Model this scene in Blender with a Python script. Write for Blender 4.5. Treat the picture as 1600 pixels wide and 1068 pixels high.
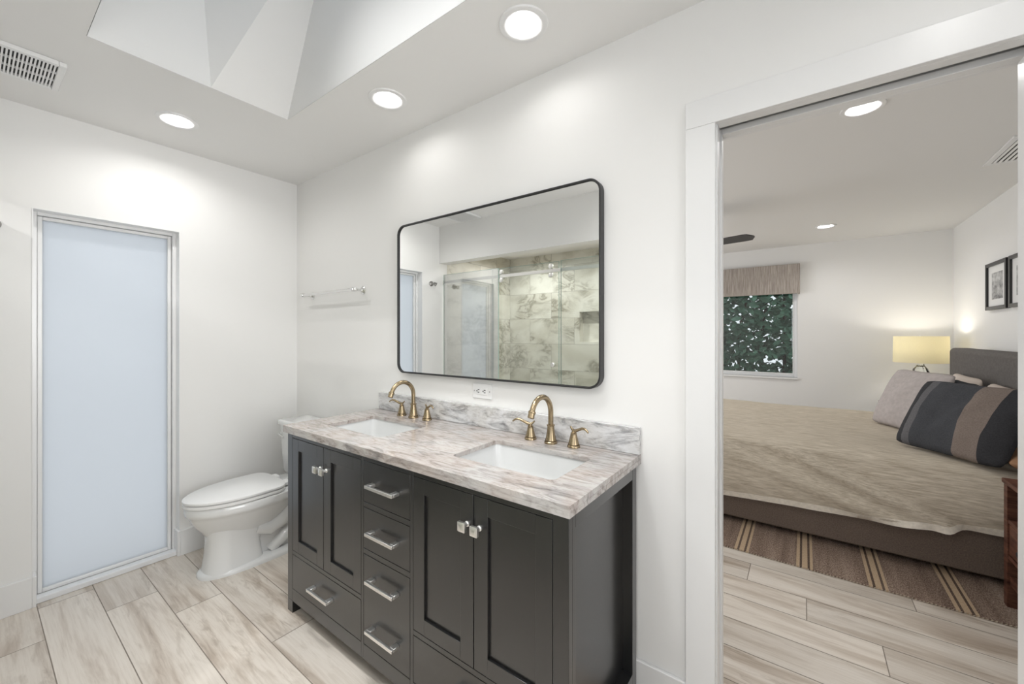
import bpy, bmesh, math, random
from mathutils import Vector, Matrix, noise

for o in list(bpy.data.objects):
    bpy.data.objects.remove(o, do_unlink=True)
S = bpy.context.scene
COL = S.collection
R = math.radians
random.seed(7)

# ------------------------------------------------------------------ camera
cam_d = bpy.data.cameras.new('camera')
cam = bpy.data.objects.new('camera', cam_d)
COL.objects.link(cam)
cam.location = (3.041, -1.45, 1.328)
cam.rotation_euler = (R(90), 0, R(36.2))
cam_d.sensor_width = 36.0
cam_d.lens = 36.0 * 624 / 1600
cam_d.shift_y = -11 / 1600
cam_d.clip_start = 0.01
S.camera = cam

# ------------------------------------------------------------------ colour management, world
S.view_settings.view_transform = 'Standard'
S.view_settings.look = 'None'
S.view_settings.gamma = 1.0
S.view_settings.use_curve_mapping = False
S.view_settings.exposure = 0.49
W = bpy.data.worlds.new('sky')
S.world = W
W.use_nodes = True
bg = W.node_tree.nodes['Background']
bg.inputs[0].default_value = (0.90, 0.945, 1.0, 1)
bg.inputs[1].default_value = 0.76

# ------------------------------------------------------------------ daylight through the skylight, fill light at added unseen windows
LAMPS = {}
def area(name, loc, rot, sx, sy, power, color=(1, 1, 1), shape='RECTANGLE', spread=180, parent=None):
    d = bpy.data.lights.new(name, 'AREA')
    d.shape = shape; d.size = sx; d.size_y = sy
    d.energy = power; d.color = color; d.spread = R(spread)
    o = bpy.data.objects.new(name, d); COL.objects.link(o)
    o.location = loc; o.rotation_euler = rot
    if parent:
        o.parent = parent
        o.location = Vector(loc) - parent.location
    return o
area('skylight_daylight', (1.95, -0.83, 3.10), (0, 0, 0), 1.0, 0.3, 6.0, (0.98, 0.99, 1.0), spread=75)
area('side_fill_light', (4.29, -1.3, 1.5), (0, R(90), 0), 1.1, 1.3, 7.0, (0.98, 0.99, 1.0), spread=75)  # fill light for the left half, at an added unseen window
area('rear_fill_light', (3.3, -2.74, 1.55), (R(90), 0, 0), 1.5, 1.2, 7, (0.97, 0.985, 1.0))  # fill from behind the camera, at a window added for it
area('bedroom_fill_light', (-0.15, 2.4, 1.5), (0, R(-90), 0), 1.1, 1.9, 28, (0.98, 0.985, 1.0))  # brightens the bedroom from an added, unseen left window
P_DOWN, P_DOWN_BED, P_BULB = 2.3, 4.0, 3.0
C_DOWN, C_BED = (1.0, 0.985, 0.965), (1.0, 0.99, 0.975)

# ------------------------------------------------------------------ helpers: materials
def new_mat(name):
    m = bpy.data.materials.new(name); m.use_nodes = True
    nt = m.node_tree
    return m, nt, nt.nodes['Principled BSDF'], nt.nodes, nt.links
def plain(name, col, rough=0.5, metal=0.0, spec=0.5, bump=0.0, bscale=200, coat=0.0, var=0.0, vscale=3.0):
    m, nt, b, N, L = new_mat(name)
    b.inputs['Base Color'].default_value = (*col, 1)
    b.inputs['Roughness'].default_value = rough
    b.inputs['Metallic'].default_value = metal
    b.inputs['Specular IOR Level'].default_value = spec
    b.inputs['Coat Weight'].default_value = coat
    tc = N.new('ShaderNodeTexCoord')
    if bump or var:
        n = N.new('ShaderNodeTexNoise'); n.inputs['Scale'].default_value = bscale if bump else vscale
        n.inputs['Detail'].default_value = 3
        L.new(tc.outputs['Object'], n.inputs['Vector'])
        if bump:
            bp = N.new('ShaderNodeBump'); bp.inputs['Strength'].default_value = bump; bp.inputs['Distance'].default_value = 0.002
            L.new(n.outputs['Fac'], bp.inputs['Height']); L.new(bp.outputs['Normal'], b.inputs['Normal'])
    if var:
        n2 = N.new('ShaderNodeTexNoise'); n2.inputs['Scale'].default_value = vscale; n2.inputs['Detail'].default_value = 4
        L.new(tc.outputs['Object'], n2.inputs['Vector'])
        r = N.new('ShaderNodeValToRGB')
        r.color_ramp.elements[0].position = 0.3; r.color_ramp.elements[1].position = 0.7
        r.color_ramp.elements[0].color = (*[c * (1 - var) for c in col], 1)
        r.color_ramp.elements[1].color = (*[min(1, c * (1 + var)) for c in col], 1)
        L.new(n2.outputs['Fac'], r.inputs['Fac']); L.new(r.outputs['Color'], b.inputs['Base Color'])
    return m
def ramp(N, stops):
    r = N.new('ShaderNodeValToRGB')
    e = r.color_ramp.elements
    while len(e) < len(stops): e.new(0.5)
    for i, (p, c) in enumerate(stops):
        e[i].position = p; e[i].color = (*c, 1)
    return r
def mapping(N, L, src, loc=(0, 0, 0), rot=(0, 0, 0), scale=(1, 1, 1)):
    mp = N.new('ShaderNodeMapping')
    mp.inputs['Location'].default_value = loc; mp.inputs['Rotation'].default_value = rot; mp.inputs['Scale'].default_value = scale
    L.new(src, mp.inputs['Vector'])
    return mp.outputs['Vector']
def noise_node(N, L, vec, scale, detail=4, rough=0.5, dist=0.0):
    n = N.new('ShaderNodeTexNoise')
    n.inputs['Scale'].default_value = scale; n.inputs['Detail'].default_value = detail
    n.inputs['Roughness'].default_value = rough; n.inputs['Distortion'].default_value = dist
    L.new(vec, n.inputs['Vector'])
    return n.outputs['Fac']
def mixc(N, L, fac, a, b, mode='MIX'):
    m = N.new('ShaderNodeMix'); m.data_type = 'RGBA'; m.blend_type = mode
    for sock, v in ((m.inputs['Factor'], fac), (m.inputs['A'], a), (m.inputs['B'], b)):
        pass
    ins = [m.inputs[0], m.inputs[6], m.inputs[7]]
    for sck, v in zip(ins, (fac, a, b)):
        if isinstance(v, (int, float)): sck.default_value = v
        elif isinstance(v, tuple): sck.default_value = (*v, 1)
        else: L.new(v, sck)
    return m.outputs[2]
def mathn(N, L, op, a, b=0.0):
    m = N.new('ShaderNodeMath'); m.operation = op
    for i, v in enumerate((a, b)):
        if isinstance(v, (int, float)): m.inputs[i].default_value = v
        else: L.new(v, m.inputs[i])
    return m.outputs[0]

M = {}
M['wall'] = plain('wall_paint', (0.86, 0.855, 0.84), 0.6, spec=0.3, bump=0.04, bscale=90)
M['ceil'] = plain('ceiling_paint', (0.86, 0.855, 0.84), 0.75, spec=0.2)
M['trim'] = plain('trim_paint', (0.82, 0.82, 0.815), 0.32)
M['white'] = plain('white_enamel', (0.84, 0.84, 0.835), 0.3)
M['alu'] = plain('white_aluminium', (0.80, 0.81, 0.82), 0.35)
M['porcelain'] = plain('porcelain', (0.76, 0.765, 0.76), 0.08, spec=0.55, coat=0.3)
M['basin'] = plain('sink_porcelain', (0.64, 0.645, 0.64), 0.08, spec=0.55, coat=0.3)
M['cab'] = plain('charcoal_cabinet_paint', (0.008, 0.0081, 0.0083), 0.30, spec=0.6, bump=0.03, bscale=60, coat=0.7)
M['cab'].node_tree.nodes['Principled BSDF'].inputs['Coat Roughness'].default_value = 0.2
M['cabdark'] = plain('cabinet_inside', (0.012, 0.012, 0.012), 0.7)
M['chrome'] = plain('chrome', (0.80, 0.80, 0.79), 0.10, 1.0)
M['nickel'] = plain('brushed_nickel', (0.88, 0.87, 0.85), 0.33, 1.0)
M['brass'] = plain('antique_brass', (0.36, 0.282, 0.18), 0.26, 1.0, var=0.10, vscale=30)
M['brassdark'] = plain('dark_bronze_ring', (0.10, 0.065, 0.03), 0.35, 1.0)
M['black'] = plain('black_metal', (0.022, 0.022, 0.023), 0.4)
M['blackwood'] = plain('black_wood', (0.02, 0.02, 0.02), 0.35)
M['dark'] = plain('dark_slot', (0.02, 0.02, 0.02), 0.8)
M['midgrey'] = plain('vent_shadow', (0.09, 0.09, 0.09), 0.8)
M['grout'] = plain('grout', (0.27, 0.23, 0.19), 0.9)
M['steel'] = plain('satin_steel', (0.42, 0.41, 0.40), 0.32, 1.0)
M['paper'] = plain('white_mat_board', (0.80, 0.80, 0.79), 0.8)
M['ground'] = plain('garden_soil', (0.06, 0.05, 0.035), 0.95, var=0.4, vscale=4)
M['leaf'] = plain('leaf', (0.125, 0.265, 0.185), 0.38, spec=0.5, var=0.75, vscale=3.5)
M['bark'] = plain('bark', (0.06, 0.045, 0.03), 0.9, var=0.3, vscale=20)
M['fanwood'] = plain('grey_fan_blade', (0.075, 0.072, 0.070), 0.5)
M['baseup'] = plain('brown_upholstery', (0.195, 0.152, 0.126), 0.9, spec=0.15, bump=0.5, bscale=450, var=0.22, vscale=160)
M['headup'] = plain('grey_upholstery', (0.150, 0.139, 0.131), 0.9, spec=0.15, bump=0.4, bscale=450, var=0.12, vscale=60)
M['lilac'] = plain('lilac_grey_linen', (0.47, 0.425, 0.41), 0.95, spec=0.1, bump=0.5, bscale=300, var=0.08, vscale=40)
M['cream'] = plain('cream_cotton', (0.66, 0.58, 0.52), 0.95, spec=0.1, bump=0.3, bscale=200)
M['darklinen'] = plain('charcoal_linen', (0.042, 0.043, 0.048), 0.95, spec=0.1, bump=0.5, bscale=300, var=0.15, vscale=40)
M['tan'] = plain('tan_cotton', (0.33, 0.19, 0.11), 0.95, spec=0.1, bump=0.3, bscale=200)
M['hem'] = plain('comforter_hem', (0.80, 0.74, 0.65), 0.95, spec=0.1, bump=0.4, bscale=300, var=0.1, vscale=60)
M['mattress'] = plain('mattress_cloth', (0.6, 0.58, 0.55), 0.95)
M['stitch'] = plain('rug_edge_stitch', (0.50, 0.42, 0.33), 0.95)

def emit_mat(name, col, s):
    m, nt, b, N, L = new_mat(name)
    b.inputs['Base Color'].default_value = (*col, 1)
    b.inputs['Emission Color'].default_value = (*col, 1); b.inputs['Emission Strength'].default_value = s
    return m
M['lens'] = emit_mat('lamp_lens', (1.0, 0.985, 0.95), 2.2)
M['bulb'] = emit_mat('lamp_bulb', (1.0, 0.90, 0.72), 6.0)

def mirror_mat():
    m, nt, b, N, L = new_mat('mirror_silver')
    b.inputs['Base Color'].default_value = (0.93, 0.94, 0.93, 1)
    b.inputs['Metallic'].default_value = 1.0; b.inputs['Roughness'].default_value = 0.0
    return m
M['mirror'] = mirror_mat()
def glass_mat(name, refl, tint):
    m, nt, b, N, L = new_mat(name)
    out = N['Material Output']; N.remove(b)
    t = N.new('ShaderNodeBsdfTransparent'); t.inputs[0].default_value = (*tint, 1)
    g = N.new('ShaderNodeBsdfGlossy'); g.inputs['Roughness'].default_value = 0.0
    fr = N.new('ShaderNodeLayerWeight'); fr.inputs[0].default_value = 0.25
    f = mathn(N, L, 'MAXIMUM', fr.outputs['Fresnel'], refl)
    f = mathn(N, L, 'MINIMUM', f, 1.0)
    mx = N.new('ShaderNodeMixShader')
    L.new(f, mx.inputs[0]); L.new(t.outputs[0], mx.inputs[1]); L.new(g.outputs[0], mx.inputs[2]); L.new(mx.outputs[0], out.inputs[0])
    return m
M['glass'] = glass_mat('window_glass', 0.05, (0.95, 0.98, 0.97))
M['showerglass'] = glass_mat('boosted_reflection_glass', 0.50, (0.97, 0.99, 0.982))  # reflection raised so the frosted window shows strongly in the left panel
M['showerdoor'] = glass_mat('clear_shower_glass', 0.10, (0.96, 0.985, 0.975))
M['glassedge'] = plain('glass_edge', (0.42, 0.58, 0.53), 0.15)
def solid_glass():
    m, nt, b, N, L = new_mat('clear_lamp_glass')
    b.inputs['Base Color'].default_value = (0.95, 0.98, 0.97, 1); b.inputs['Roughness'].default_value = 0.02
    b.inputs['Transmission Weight'].default_value = 1.0; b.inputs['IOR'].default_value = 1.45
    return m
M['lampglass'] = solid_glass()
def frosted():
    m, nt, b, N, L = new_mat('frosted_glass')
    out = N['Material Output']
    b.inputs['Base Color'].default_value = (0.75, 0.80, 0.86, 1); b.inputs['Roughness'].default_value = 0.35
    tr = N.new('ShaderNodeBsdfTranslucent'); tr.inputs[0].default_value = (0.86, 0.875, 0.885, 1)
    mx = N.new('ShaderNodeMixShader'); mx.inputs[0].default_value = 0.72
    L.new(b.outputs[0], mx.inputs[1]); L.new(tr.outputs[0], mx.inputs[2]); L.new(mx.outputs[0], out.inputs[0])
    return m
M['frosted'] = frosted()
def shade_mat():
    m, nt, b, N, L = new_mat('linen_lamp_shade')
    out = N['Material Output']
    tc = N.new('ShaderNodeTexCoord')
    f = noise_node(N, L, mapping(N, L, tc.outputs['Object'], scale=(1, 1, 6)), 120, 2)
    c = ramp(N, [(0.3, (0.78, 0.74, 0.585)), (0.7, (0.84, 0.80, 0.64))])
    L.new(f, c.inputs[0]); L.new(c.outputs[0], b.inputs['Base Color']); b.inputs['Roughness'].default_value = 0.9
    tr = N.new('ShaderNodeBsdfTranslucent'); L.new(c.outputs[0], tr.inputs[0])
    mx = N.new('ShaderNodeMixShader'); mx.inputs[0].default_value = 0.42
    L.new(b.outputs[0], mx.inputs[1]); L.new(tr.outputs[0], mx.inputs[2]); L.new(mx.outputs[0], out.inputs[0])
    return m
M['shade'] = shade_mat()

def floor_mat():
    m, nt, b, N, L = new_mat('wood_look_porcelain_plank')
    uv = N.new('ShaderNodeUVMap')
    at = N.new('ShaderNodeAttribute'); at.attribute_name = 'tone'
    big = noise_node(N, L, mapping(N, L, uv.outputs[0], scale=(0.85, 8.0, 1)), 1.25, 5, 0.62, 0.5)
    fine = noise_node(N, L, mapping(N, L, uv.outputs[0], scale=(2.2, 55.0, 1)), 2.2, 6, 0.65, 0.3)
    blot = noise_node(N, L, mapping(N, L, uv.outputs[0], scale=(3.0, 16.0, 1)), 1.6, 5, 0.62, 1.0)
    msk = noise_node(N, L, mapping(N, L, uv.outputs[0], loc=(7, 3, 0), scale=(0.9, 2.4, 1)), 1.0, 2, 0.5, 0.3)
    base = ramp(N, [(0.29, (0.40, 0.33, 0.265)), (0.40, (0.55, 0.48, 0.41)), (0.50, (0.68, 0.62, 0.55)), (0.75, (0.75, 0.70, 0.635))])
    L.new(big, base.inputs[0])
    fr = ramp(N, [(0.32, (0.84, 0.815, 0.79)), (0.55, (1.0, 1.0, 1.0))])
    L.new(fine, fr.inputs[0])
    c = mixc(N, L, 0.65, base.outputs[0], fr.outputs[0], 'MULTIPLY')
    br = ramp(N, [(0.36, (0.66, 0.62, 0.58)), (0.50, (1.0, 1.0, 1.0))])
    L.new(blot, br.inputs[0])
    mr = ramp(N, [(0.45, (0, 0, 0)), (0.62, (0.8, 0.8, 0.8))]); L.new(msk, mr.inputs[0])
    c = mixc(N, L, mr.outputs[0], c, mixc(N, L, 1.0, c, br.outputs[0], 'MULTIPLY'))
    tone = mathn(N, L, 'MULTIPLY_ADD', at.outputs['Fac'], 0.16)
    tone.node.inputs[2].default_value = 0.94
    cc = N.new('ShaderNodeCombineColor')
    for i in range(3): L.new(tone, cc.inputs[i])
    c = mixc(N, L, 1.0, c, cc.outputs[0], 'MULTIPLY')
    L.new(c, b.inputs['Base Color'])
    b.inputs['Roughness'].default_value = 0.38
    bp = N.new('ShaderNodeBump'); bp.inputs['Strength'].default_value = 0.12; bp.inputs['Distance'].default_value = 0.002
    L.new(fine, bp.inputs['Height']); L.new(bp.outputs[0], b.inputs['Normal'])
    return m
M['floor'] = floor_mat()

def counter_mat(name, rot, warm):
    m, nt, b, N, L = new_mat(name)
    tc = N.new('ShaderNodeTexCoord')
    v = mapping(N, L, tc.outputs['Object'], rot=rot, scale=(4.5, 19.0, 15.0))
    a = noise_node(N, L, v, 1.5, 8, 0.66, 1.3)
    v2 = mapping(N, L, tc.outputs['Object'], loc=(4, 2, 1), rot=rot, scale=(12, 46.0, 30.0))
    f = noise_node(N, L, v2, 1.7, 6, 0.65, 0.8)
    v3 = mapping(N, L, tc.outputs['Object'], loc=(9, 2, 5))
    w = noise_node(N, L, v3, 4.2, 3, 0.5, 0.8)
    if warm:
        c0 = ramp(N, [(0.30, (0.21, 0.18, 0.165)), (0.43, (0.41, 0.36, 0.33)), (0.53, (0.52, 0.47, 0.44)), (0.75, (0.60, 0.56, 0.53))])
        c1 = ramp(N, [(0.30, (0.22, 0.21, 0.21)), (0.43, (0.41, 0.39, 0.38)), (0.53, (0.53, 0.51, 0.495)), (0.75, (0.61, 0.595, 0.58))])
    else:
        c0 = ramp(N, [(0.30, (0.17, 0.165, 0.165)), (0.40, (0.36, 0.35, 0.34)), (0.50, (0.58, 0.57, 0.555)), (0.72, (0.72, 0.715, 0.70))])
        c1 = ramp(N, [(0.30, (0.22, 0.22, 0.23)), (0.40, (0.42, 0.42, 0.43)), (0.50, (0.65, 0.65, 0.655)), (0.72, (0.78, 0.78, 0.785))])
    L.new(a, c0.inputs[0]); L.new(a, c1.inputs[0])
    wr = ramp(N, [(0.42, (0, 0, 0)), (0.6, (1, 1, 1))]); L.new(w, wr.inputs[0])
    c = mixc(N, L, wr.outputs[0], c0.outputs[0], c1.outputs[0])
    fr = ramp(N, [(0.35, (0.66, 0.63, 0.61)), (0.50, (1.0, 1.0, 1.0))]); L.new(f, fr.inputs[0])
    c = mixc(N, L, 0.7, c, fr.outputs[0], 'MULTIPLY')
    if warm: c = mixc(N, L, 1.0, c, (0.90, 0.895, 0.89), 'MULTIPLY')
    L.new(c, b.inputs['Base Color'])
    b.inputs['Roughness'].default_value = 0.12; b.inputs['Specular IOR Level'].default_value = 0.5
    return m
M['marble'] = counter_mat('carrara_countertop', (0, 0, R(-12)), True)
M['splash'] = counter_mat('carrara_backsplash', (0, R(42), R(0)), False)

def tile_mat(name, axes):
    m, nt, b, N, L = new_mat(name)
    tc = N.new('ShaderNodeTexCoord')
    sx = N.new('ShaderNodeSeparateXYZ'); L.new(tc.outputs['Object'], sx.inputs[0])
    cb = N.new('ShaderNodeCombineXYZ')
    L.new(sx.outputs[axes[0]], cb.inputs[0]); L.new(sx.outputs[axes[1]], cb.inputs[1])
    br = N.new('ShaderNodeTexBrick')
    L.new(cb.outputs[0], br.inputs['Vector'])
    br.inputs['Scale'].default_value = 1.0; br.inputs['Brick Width'].default_value = 0.61; br.inputs['Row Height'].default_value = 0.305
    br.inputs['Mortar Size'].default_value = 0.002; br.inputs['Mortar Smooth'].default_value = 0.0; br.inputs['Bias'].default_value = 0
    br.inputs['Color1'].default_value = (0, 0, 0, 1); br.inputs['Color2'].default_value = (1, 1, 1, 1); br.inputs['Mortar'].default_value = (0.5, 0.5, 0.5, 1)
    off = N.new('ShaderNodeVectorMath'); off.operation = 'MULTIPLY_ADD'
    L.new(br.outputs['Color'], off.inputs[0]); off.inputs[1].default_value = (7, 5, 3); L.new(tc.outputs['Object'], off.inputs[2])
    v = mapping(N, L, off.outputs[0], rot=(R(25), R(25), 0), scale=(2.2, 2.2, 3.6))
    a = noise_node(N, L, v, 1.4, 6, 0.6, 1.8)
    vein = mathn(N, L, 'ABSOLUTE', mathn(N, L, 'SUBTRACT', a, 0.5))
    vr = ramp(N, [(0.0, (0.34, 0.315, 0.255)), (0.03, (0.50, 0.475, 0.40)), (0.08, (0.70, 0.675, 0.60)), (0.3, (0.80, 0.78, 0.71))])
    L.new(vein, vr.inputs[0])
    blot = noise_node(N, L, v, 0.8, 4, 0.5, 0.6)
    b2 = ramp(N, [(0.36, (0.72, 0.70, 0.64)), (0.55, (1, 1, 1))]); L.new(blot, b2.inputs[0])
    msk = noise_node(N, L, mapping(N, L, off.outputs[0], loc=(3, 1, 8), scale=(1.6, 1.6, 2.6)), 1.1, 2, 0.5, 0.4)
    mr = ramp(N, [(0.44, (0, 0, 0)), (0.58, (1, 1, 1))]); L.new(msk, mr.inputs[0])
    vc_ = mixc(N, L, mr.outputs[0], (0.80, 0.78, 0.71), vr.outputs[0])
    c = mixc(N, L, 0.75, vc_, b2.outputs[0], 'MULTIPLY')
    c = mixc(N, L, br.outputs['Fac'], c, (0.40, 0.38, 0.33))
    L.new(c, b.inputs['Base Color']); b.inputs['Roughness'].default_value = 0.38
    return m
M['tile_xz'] = tile_mat('shower_tile_back', (0, 2))
M['tile_yz'] = tile_mat('shower_tile_side', (1, 2))
M['tile_xy'] = tile_mat('shower_tile_floor', (0, 1))

def rug_mat():
    m, nt, b, N, L = new_mat('striped_flatweave')
    tc = N.new('ShaderNodeTexCoord')
    sx = N.new('ShaderNodeSeparateXYZ'); L.new(tc.outputs['Object'], sx.inputs[0])
    x = sx.outputs[0]                      # object coords = world coords for the rug
    ph = mathn(N, L, 'FRACT', mathn(N, L, 'DIVIDE', mathn(N, L, 'SUBTRACT', x, 2.690), 0.3133))
    st = ramp(N, [(0.0, (1, 1, 1)), (0.048, (0, 0, 0)), (0.085, (1, 1, 1)), (0.165, (0, 0, 0)), (0.20, (1, 1, 1)), (0.245, (0, 0, 0))])
    st.color_ramp.interpolation = 'CONSTANT'
    L.new(ph, st.inputs[0])
    v = mapping(N, L, tc.outputs['Object'], scale=(240, 70, 1))
    a = noise_node(N, L, v, 1.0, 4, 0.75)
    v2 = mapping(N, L, tc.outputs['Object'], scale=(14, 1.0, 1))
    a2 = noise_node(N, L, v2, 1.0, 3, 0.6)
    base = ramp(N, [(0.36, (0.06, 0.04, 0.032)), (0.5, (0.24, 0.172, 0.135)), (0.64, (0.46, 0.37, 0.30))])
    L.new(mathn(N, L, 'ADD', mathn(N, L, 'MULTIPLY', a, 0.7), mathn(N, L, 'MULTIPLY', a2, 0.3)), base.inputs[0])
    tan = ramp(N, [(0.3, (0.42, 0.305, 0.20)), (0.7, (0.60, 0.46, 0.32))]); L.new(a, tan.inputs[0])
    edge = ramp(N, [(0.0, (1, 1, 1)), (0.245, (0, 0, 0))]); edge.color_ramp.interpolation = 'CONSTANT'; L.new(ph, edge.inputs[0])
    dk = mixc(N, L, mathn(N, L, 'MULTIPLY', edge.outputs[0], 0.6), base.outputs[0], (0.06, 0.042, 0.032))
    c = mixc(N, L, st.outputs[0], dk, tan.outputs[0])
    L.new(c, b.inputs['Base Color']); b.inputs['Roughness'].default_value = 0.95; b.inputs['Specular IOR Level'].default_value = 0.1
    bp = N.new('ShaderNodeBump'); bp.inputs['Strength'].default_value = 0.6; bp.inputs['Distance'].default_value = 0.003
    L.new(a, bp.inputs['Height']); L.new(bp.outputs[0], b.inputs['Normal'])
    return m
M['rug'] = rug_mat()

def streak_cloth(name, c_lo, c_hi, scale):
    m, nt, b, N, L = new_mat(name)
    tc = N.new('ShaderNodeTexCoord')
    a = noise_node(N, L, mapping(N, L, tc.outputs['Object'], scale=scale), 1.0, 5, 0.65)
    r = ramp(N, [(0.32, c_lo), (0.66, c_hi)]); L.new(a, r.inputs[0])
    L.new(r.outputs[0], b.inputs['Base Color']); b.inputs['Roughness'].default_value = 0.95; b.inputs['Specular IOR Level'].default_value = 0.12
    bp = N.new('ShaderNodeBump'); bp.inputs['Strength'].default_value = 0.4; bp.inputs['Distance'].default_value = 0.002
    L.new(a, bp.inputs['Height']); L.new(bp.outputs[0], b.inputs['Normal'])
    return m
M['comforter'] = streak_cloth('oatmeal_coverlet', (0.41, 0.35, 0.27), (0.69, 0.62, 0.52), (10, 120, 120))
M['valance'] = streak_cloth('woven_valance', (0.24, 0.205, 0.18), (0.52, 0.47, 0.425), (130, 130, 5))
M['walnut'] = streak_cloth('dark_walnut', (0.05, 0.02, 0.013), (0.16, 0.072, 0.048), (8, 8, 60))
M['walnut'].node_tree.nodes['Principled BSDF'].inputs['Roughness'].default_value = 0.4
M['print'] = streak_cloth('grey_leaf_print', (0.16, 0.16, 0.16), (0.72, 0.72, 0.71), (9, 9, 14))
M['greywood'] = streak_cloth('grey_brown_wood', (0.085, 0.062, 0.048), (0.20, 0.155, 0.125), (30, 6, 60))

def stripe_pillow():
    m, nt, b, N, L = new_mat('charcoal_pillow_brown_stripe')
    tc = N.new('ShaderNodeTexCoord')
    sx = N.new('ShaderNodeSeparateXYZ'); L.new(tc.outputs['Object'], sx.inputs[0])
    u = mathn(N, L, 'MULTIPLY_ADD', sx.outputs[0], 1 / 0.60); u.node.inputs[2].default_value = 0.5
    r = ramp(N, [(0.0, (0.050, 0.050, 0.054)), (0.115, (0.13, 0.127, 0.133)), (0.20, (0.066, 0.068, 0.075)),
                 (0.60, (0.215, 0.175, 0.152)), (0.80, (0.042, 0.042, 0.046))])
    r.color_ramp.interpolation = 'CONSTANT'; L.new(u, r.inputs[0])
    a = noise_node(N, L, mapping(N, L, tc.outputs['Object'], scale=(1, 1, 1)), 180, 3, 0.6)
    q = ramp(N, [(0.3, (0.8, 0.8, 0.8)), (0.7, (1.15, 1.15, 1.15))]); L.new(a, q.inputs[0])
    c = mixc(N, L, 1.0, r.outputs[0], q.outputs[0], 'MULTIPLY')
    L.new(c, b.inputs['Base Color']); b.inputs['Roughness'].default_value = 0.95; b.inputs['Specular IOR Level'].default_value = 0.12
    bp = N.new('ShaderNodeBump'); bp.inputs['Strength'].default_value = 0.5; bp.inputs['Distance'].default_value = 0.002
    L.new(a, bp.inputs['Height']); L.new(bp.outputs[0], b.inputs['Normal'])
    return m
M['stripe'] = stripe_pillow()

# ------------------------------------------------------------------ helpers: geometry
def nb(): return bmesh.new()
def box(bm, x0, x1, y0, y1, z0, z1):
    vs = [bm.verts.new(p) for p in ((x0, y0, z0), (x1, y0, z0), (x1, y1, z0), (x0, y1, z0), (x0, y0, z1), (x1, y0, z1), (x1, y1, z1), (x0, y1, z1))]
    for f in ((3, 2, 1, 0), (4, 5, 6, 7), (0, 1, 5, 4), (1, 2, 6, 5), (2, 3, 7, 6), (3, 0, 4, 7)):
        bm.faces.new([vs[i] for i in f])
    return bm
def B(*a): return box(nb(), *a)
def loft(bm, rings, cap0=True, cap1=True, closed=True):
    vr = [[bm.verts.new(p) for p in r] for r in rings]
    n = len(vr[0])
    for a, c in zip(vr[:-1], vr[1:]):
        for i in range(n if closed else n - 1):
            j = (i + 1) % n
            bm.faces.new((a[i], a[j], c[j], c[i]))
    if cap0: bm.faces.new(list(reversed(vr[0])))
    if cap1: bm.faces.new(vr[-1])
    return vr
def lathe(bm, prof, c=(0, 0, 0), axis='z', seg=32, cap0=True, cap1=True):
    rings = []
    for r, h in prof:
        ring = []
        for i in range(seg):
            a = 2 * math.pi * i / seg
            u, v = r * math.cos(a), r * math.sin(a)
            p = {'z': (u, v, h), 'y': (u, h, -v), 'x': (h, u, v)}[axis]
            ring.append((c[0] + p[0], c[1] + p[1], c[2] + p[2]))
        rings.append(ring)
    loft(bm, rings, cap0, cap1)
    return bm
def tube(bm, pts, rad, seg=16, flat=None):
    pts = [Vector(p) for p in pts]
    n = len(pts)
    rs = rad if isinstance(rad, (list, tuple)) else [rad] * n
    ref = None; rings = []
    for i, p in enumerate(pts):
        t = (pts[min(i + 1, n - 1)] - pts[max(i - 1, 0)]).normalized()
        if ref is None:
            ref = Vector((1, 0, 0)) if abs(t.x) < 0.9 else Vector((0, 1, 0))
        a = (ref - t * ref.dot(t)).normalized(); b = t.cross(a); ref = a
        fl = 1 if flat is None else flat
        rings.append([p + (a * math.cos(2 * math.pi * k / seg) + b * math.sin(2 * math.pi * k / seg) * fl) * rs[i] for k in range(seg)])
    loft(bm, rings)
    return bm
def rrect(cx, cy, hx, hy, r, seg=6):
    pts = []
    for qx, qy, a0 in ((1, 1, 0), (-1, 1, 90), (-1, -1, 180), (1, -1, 270)):
        for k in range(seg + 1):
            a = R(a0 + 90 * k / seg)
            pts.append((cx + qx * (hx - r) + r * math.cos(a), cy + qy * (hy - r) + r * math.sin(a)))
    return pts
def circle(cx, cy, r, seg=32):
    return [(cx + r * math.cos(2 * math.pi * k / seg), cy + r * math.sin(2 * math.pi * k / seg)) for k in range(seg)]
def plate(bm, outer, holes, z0, z1):
    """flat slab with holes, between z0 and z1"""
    es = []
    for lp in [outer] + holes:
        vs = [bm.verts.new((x, y, z0)) for x, y in lp]
        es += [bm.edges.new((vs[i], vs[(i + 1) % len(vs)])) for i in range(len(vs))]
    r = bmesh.ops.triangle_fill(bm, edges=es, use_beauty=True)
    fs = [g for g in r['geom'] if isinstance(g, bmesh.types.BMFace)]
    ex = bmesh.ops.extrude_face_region(bm, geom=fs)
    bmesh.ops.translate(bm, vec=(0, 0, z1 - z0), verts=[g for g in ex['geom'] if isinstance(g, bmesh.types.BMVert)])
    return bm
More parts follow.
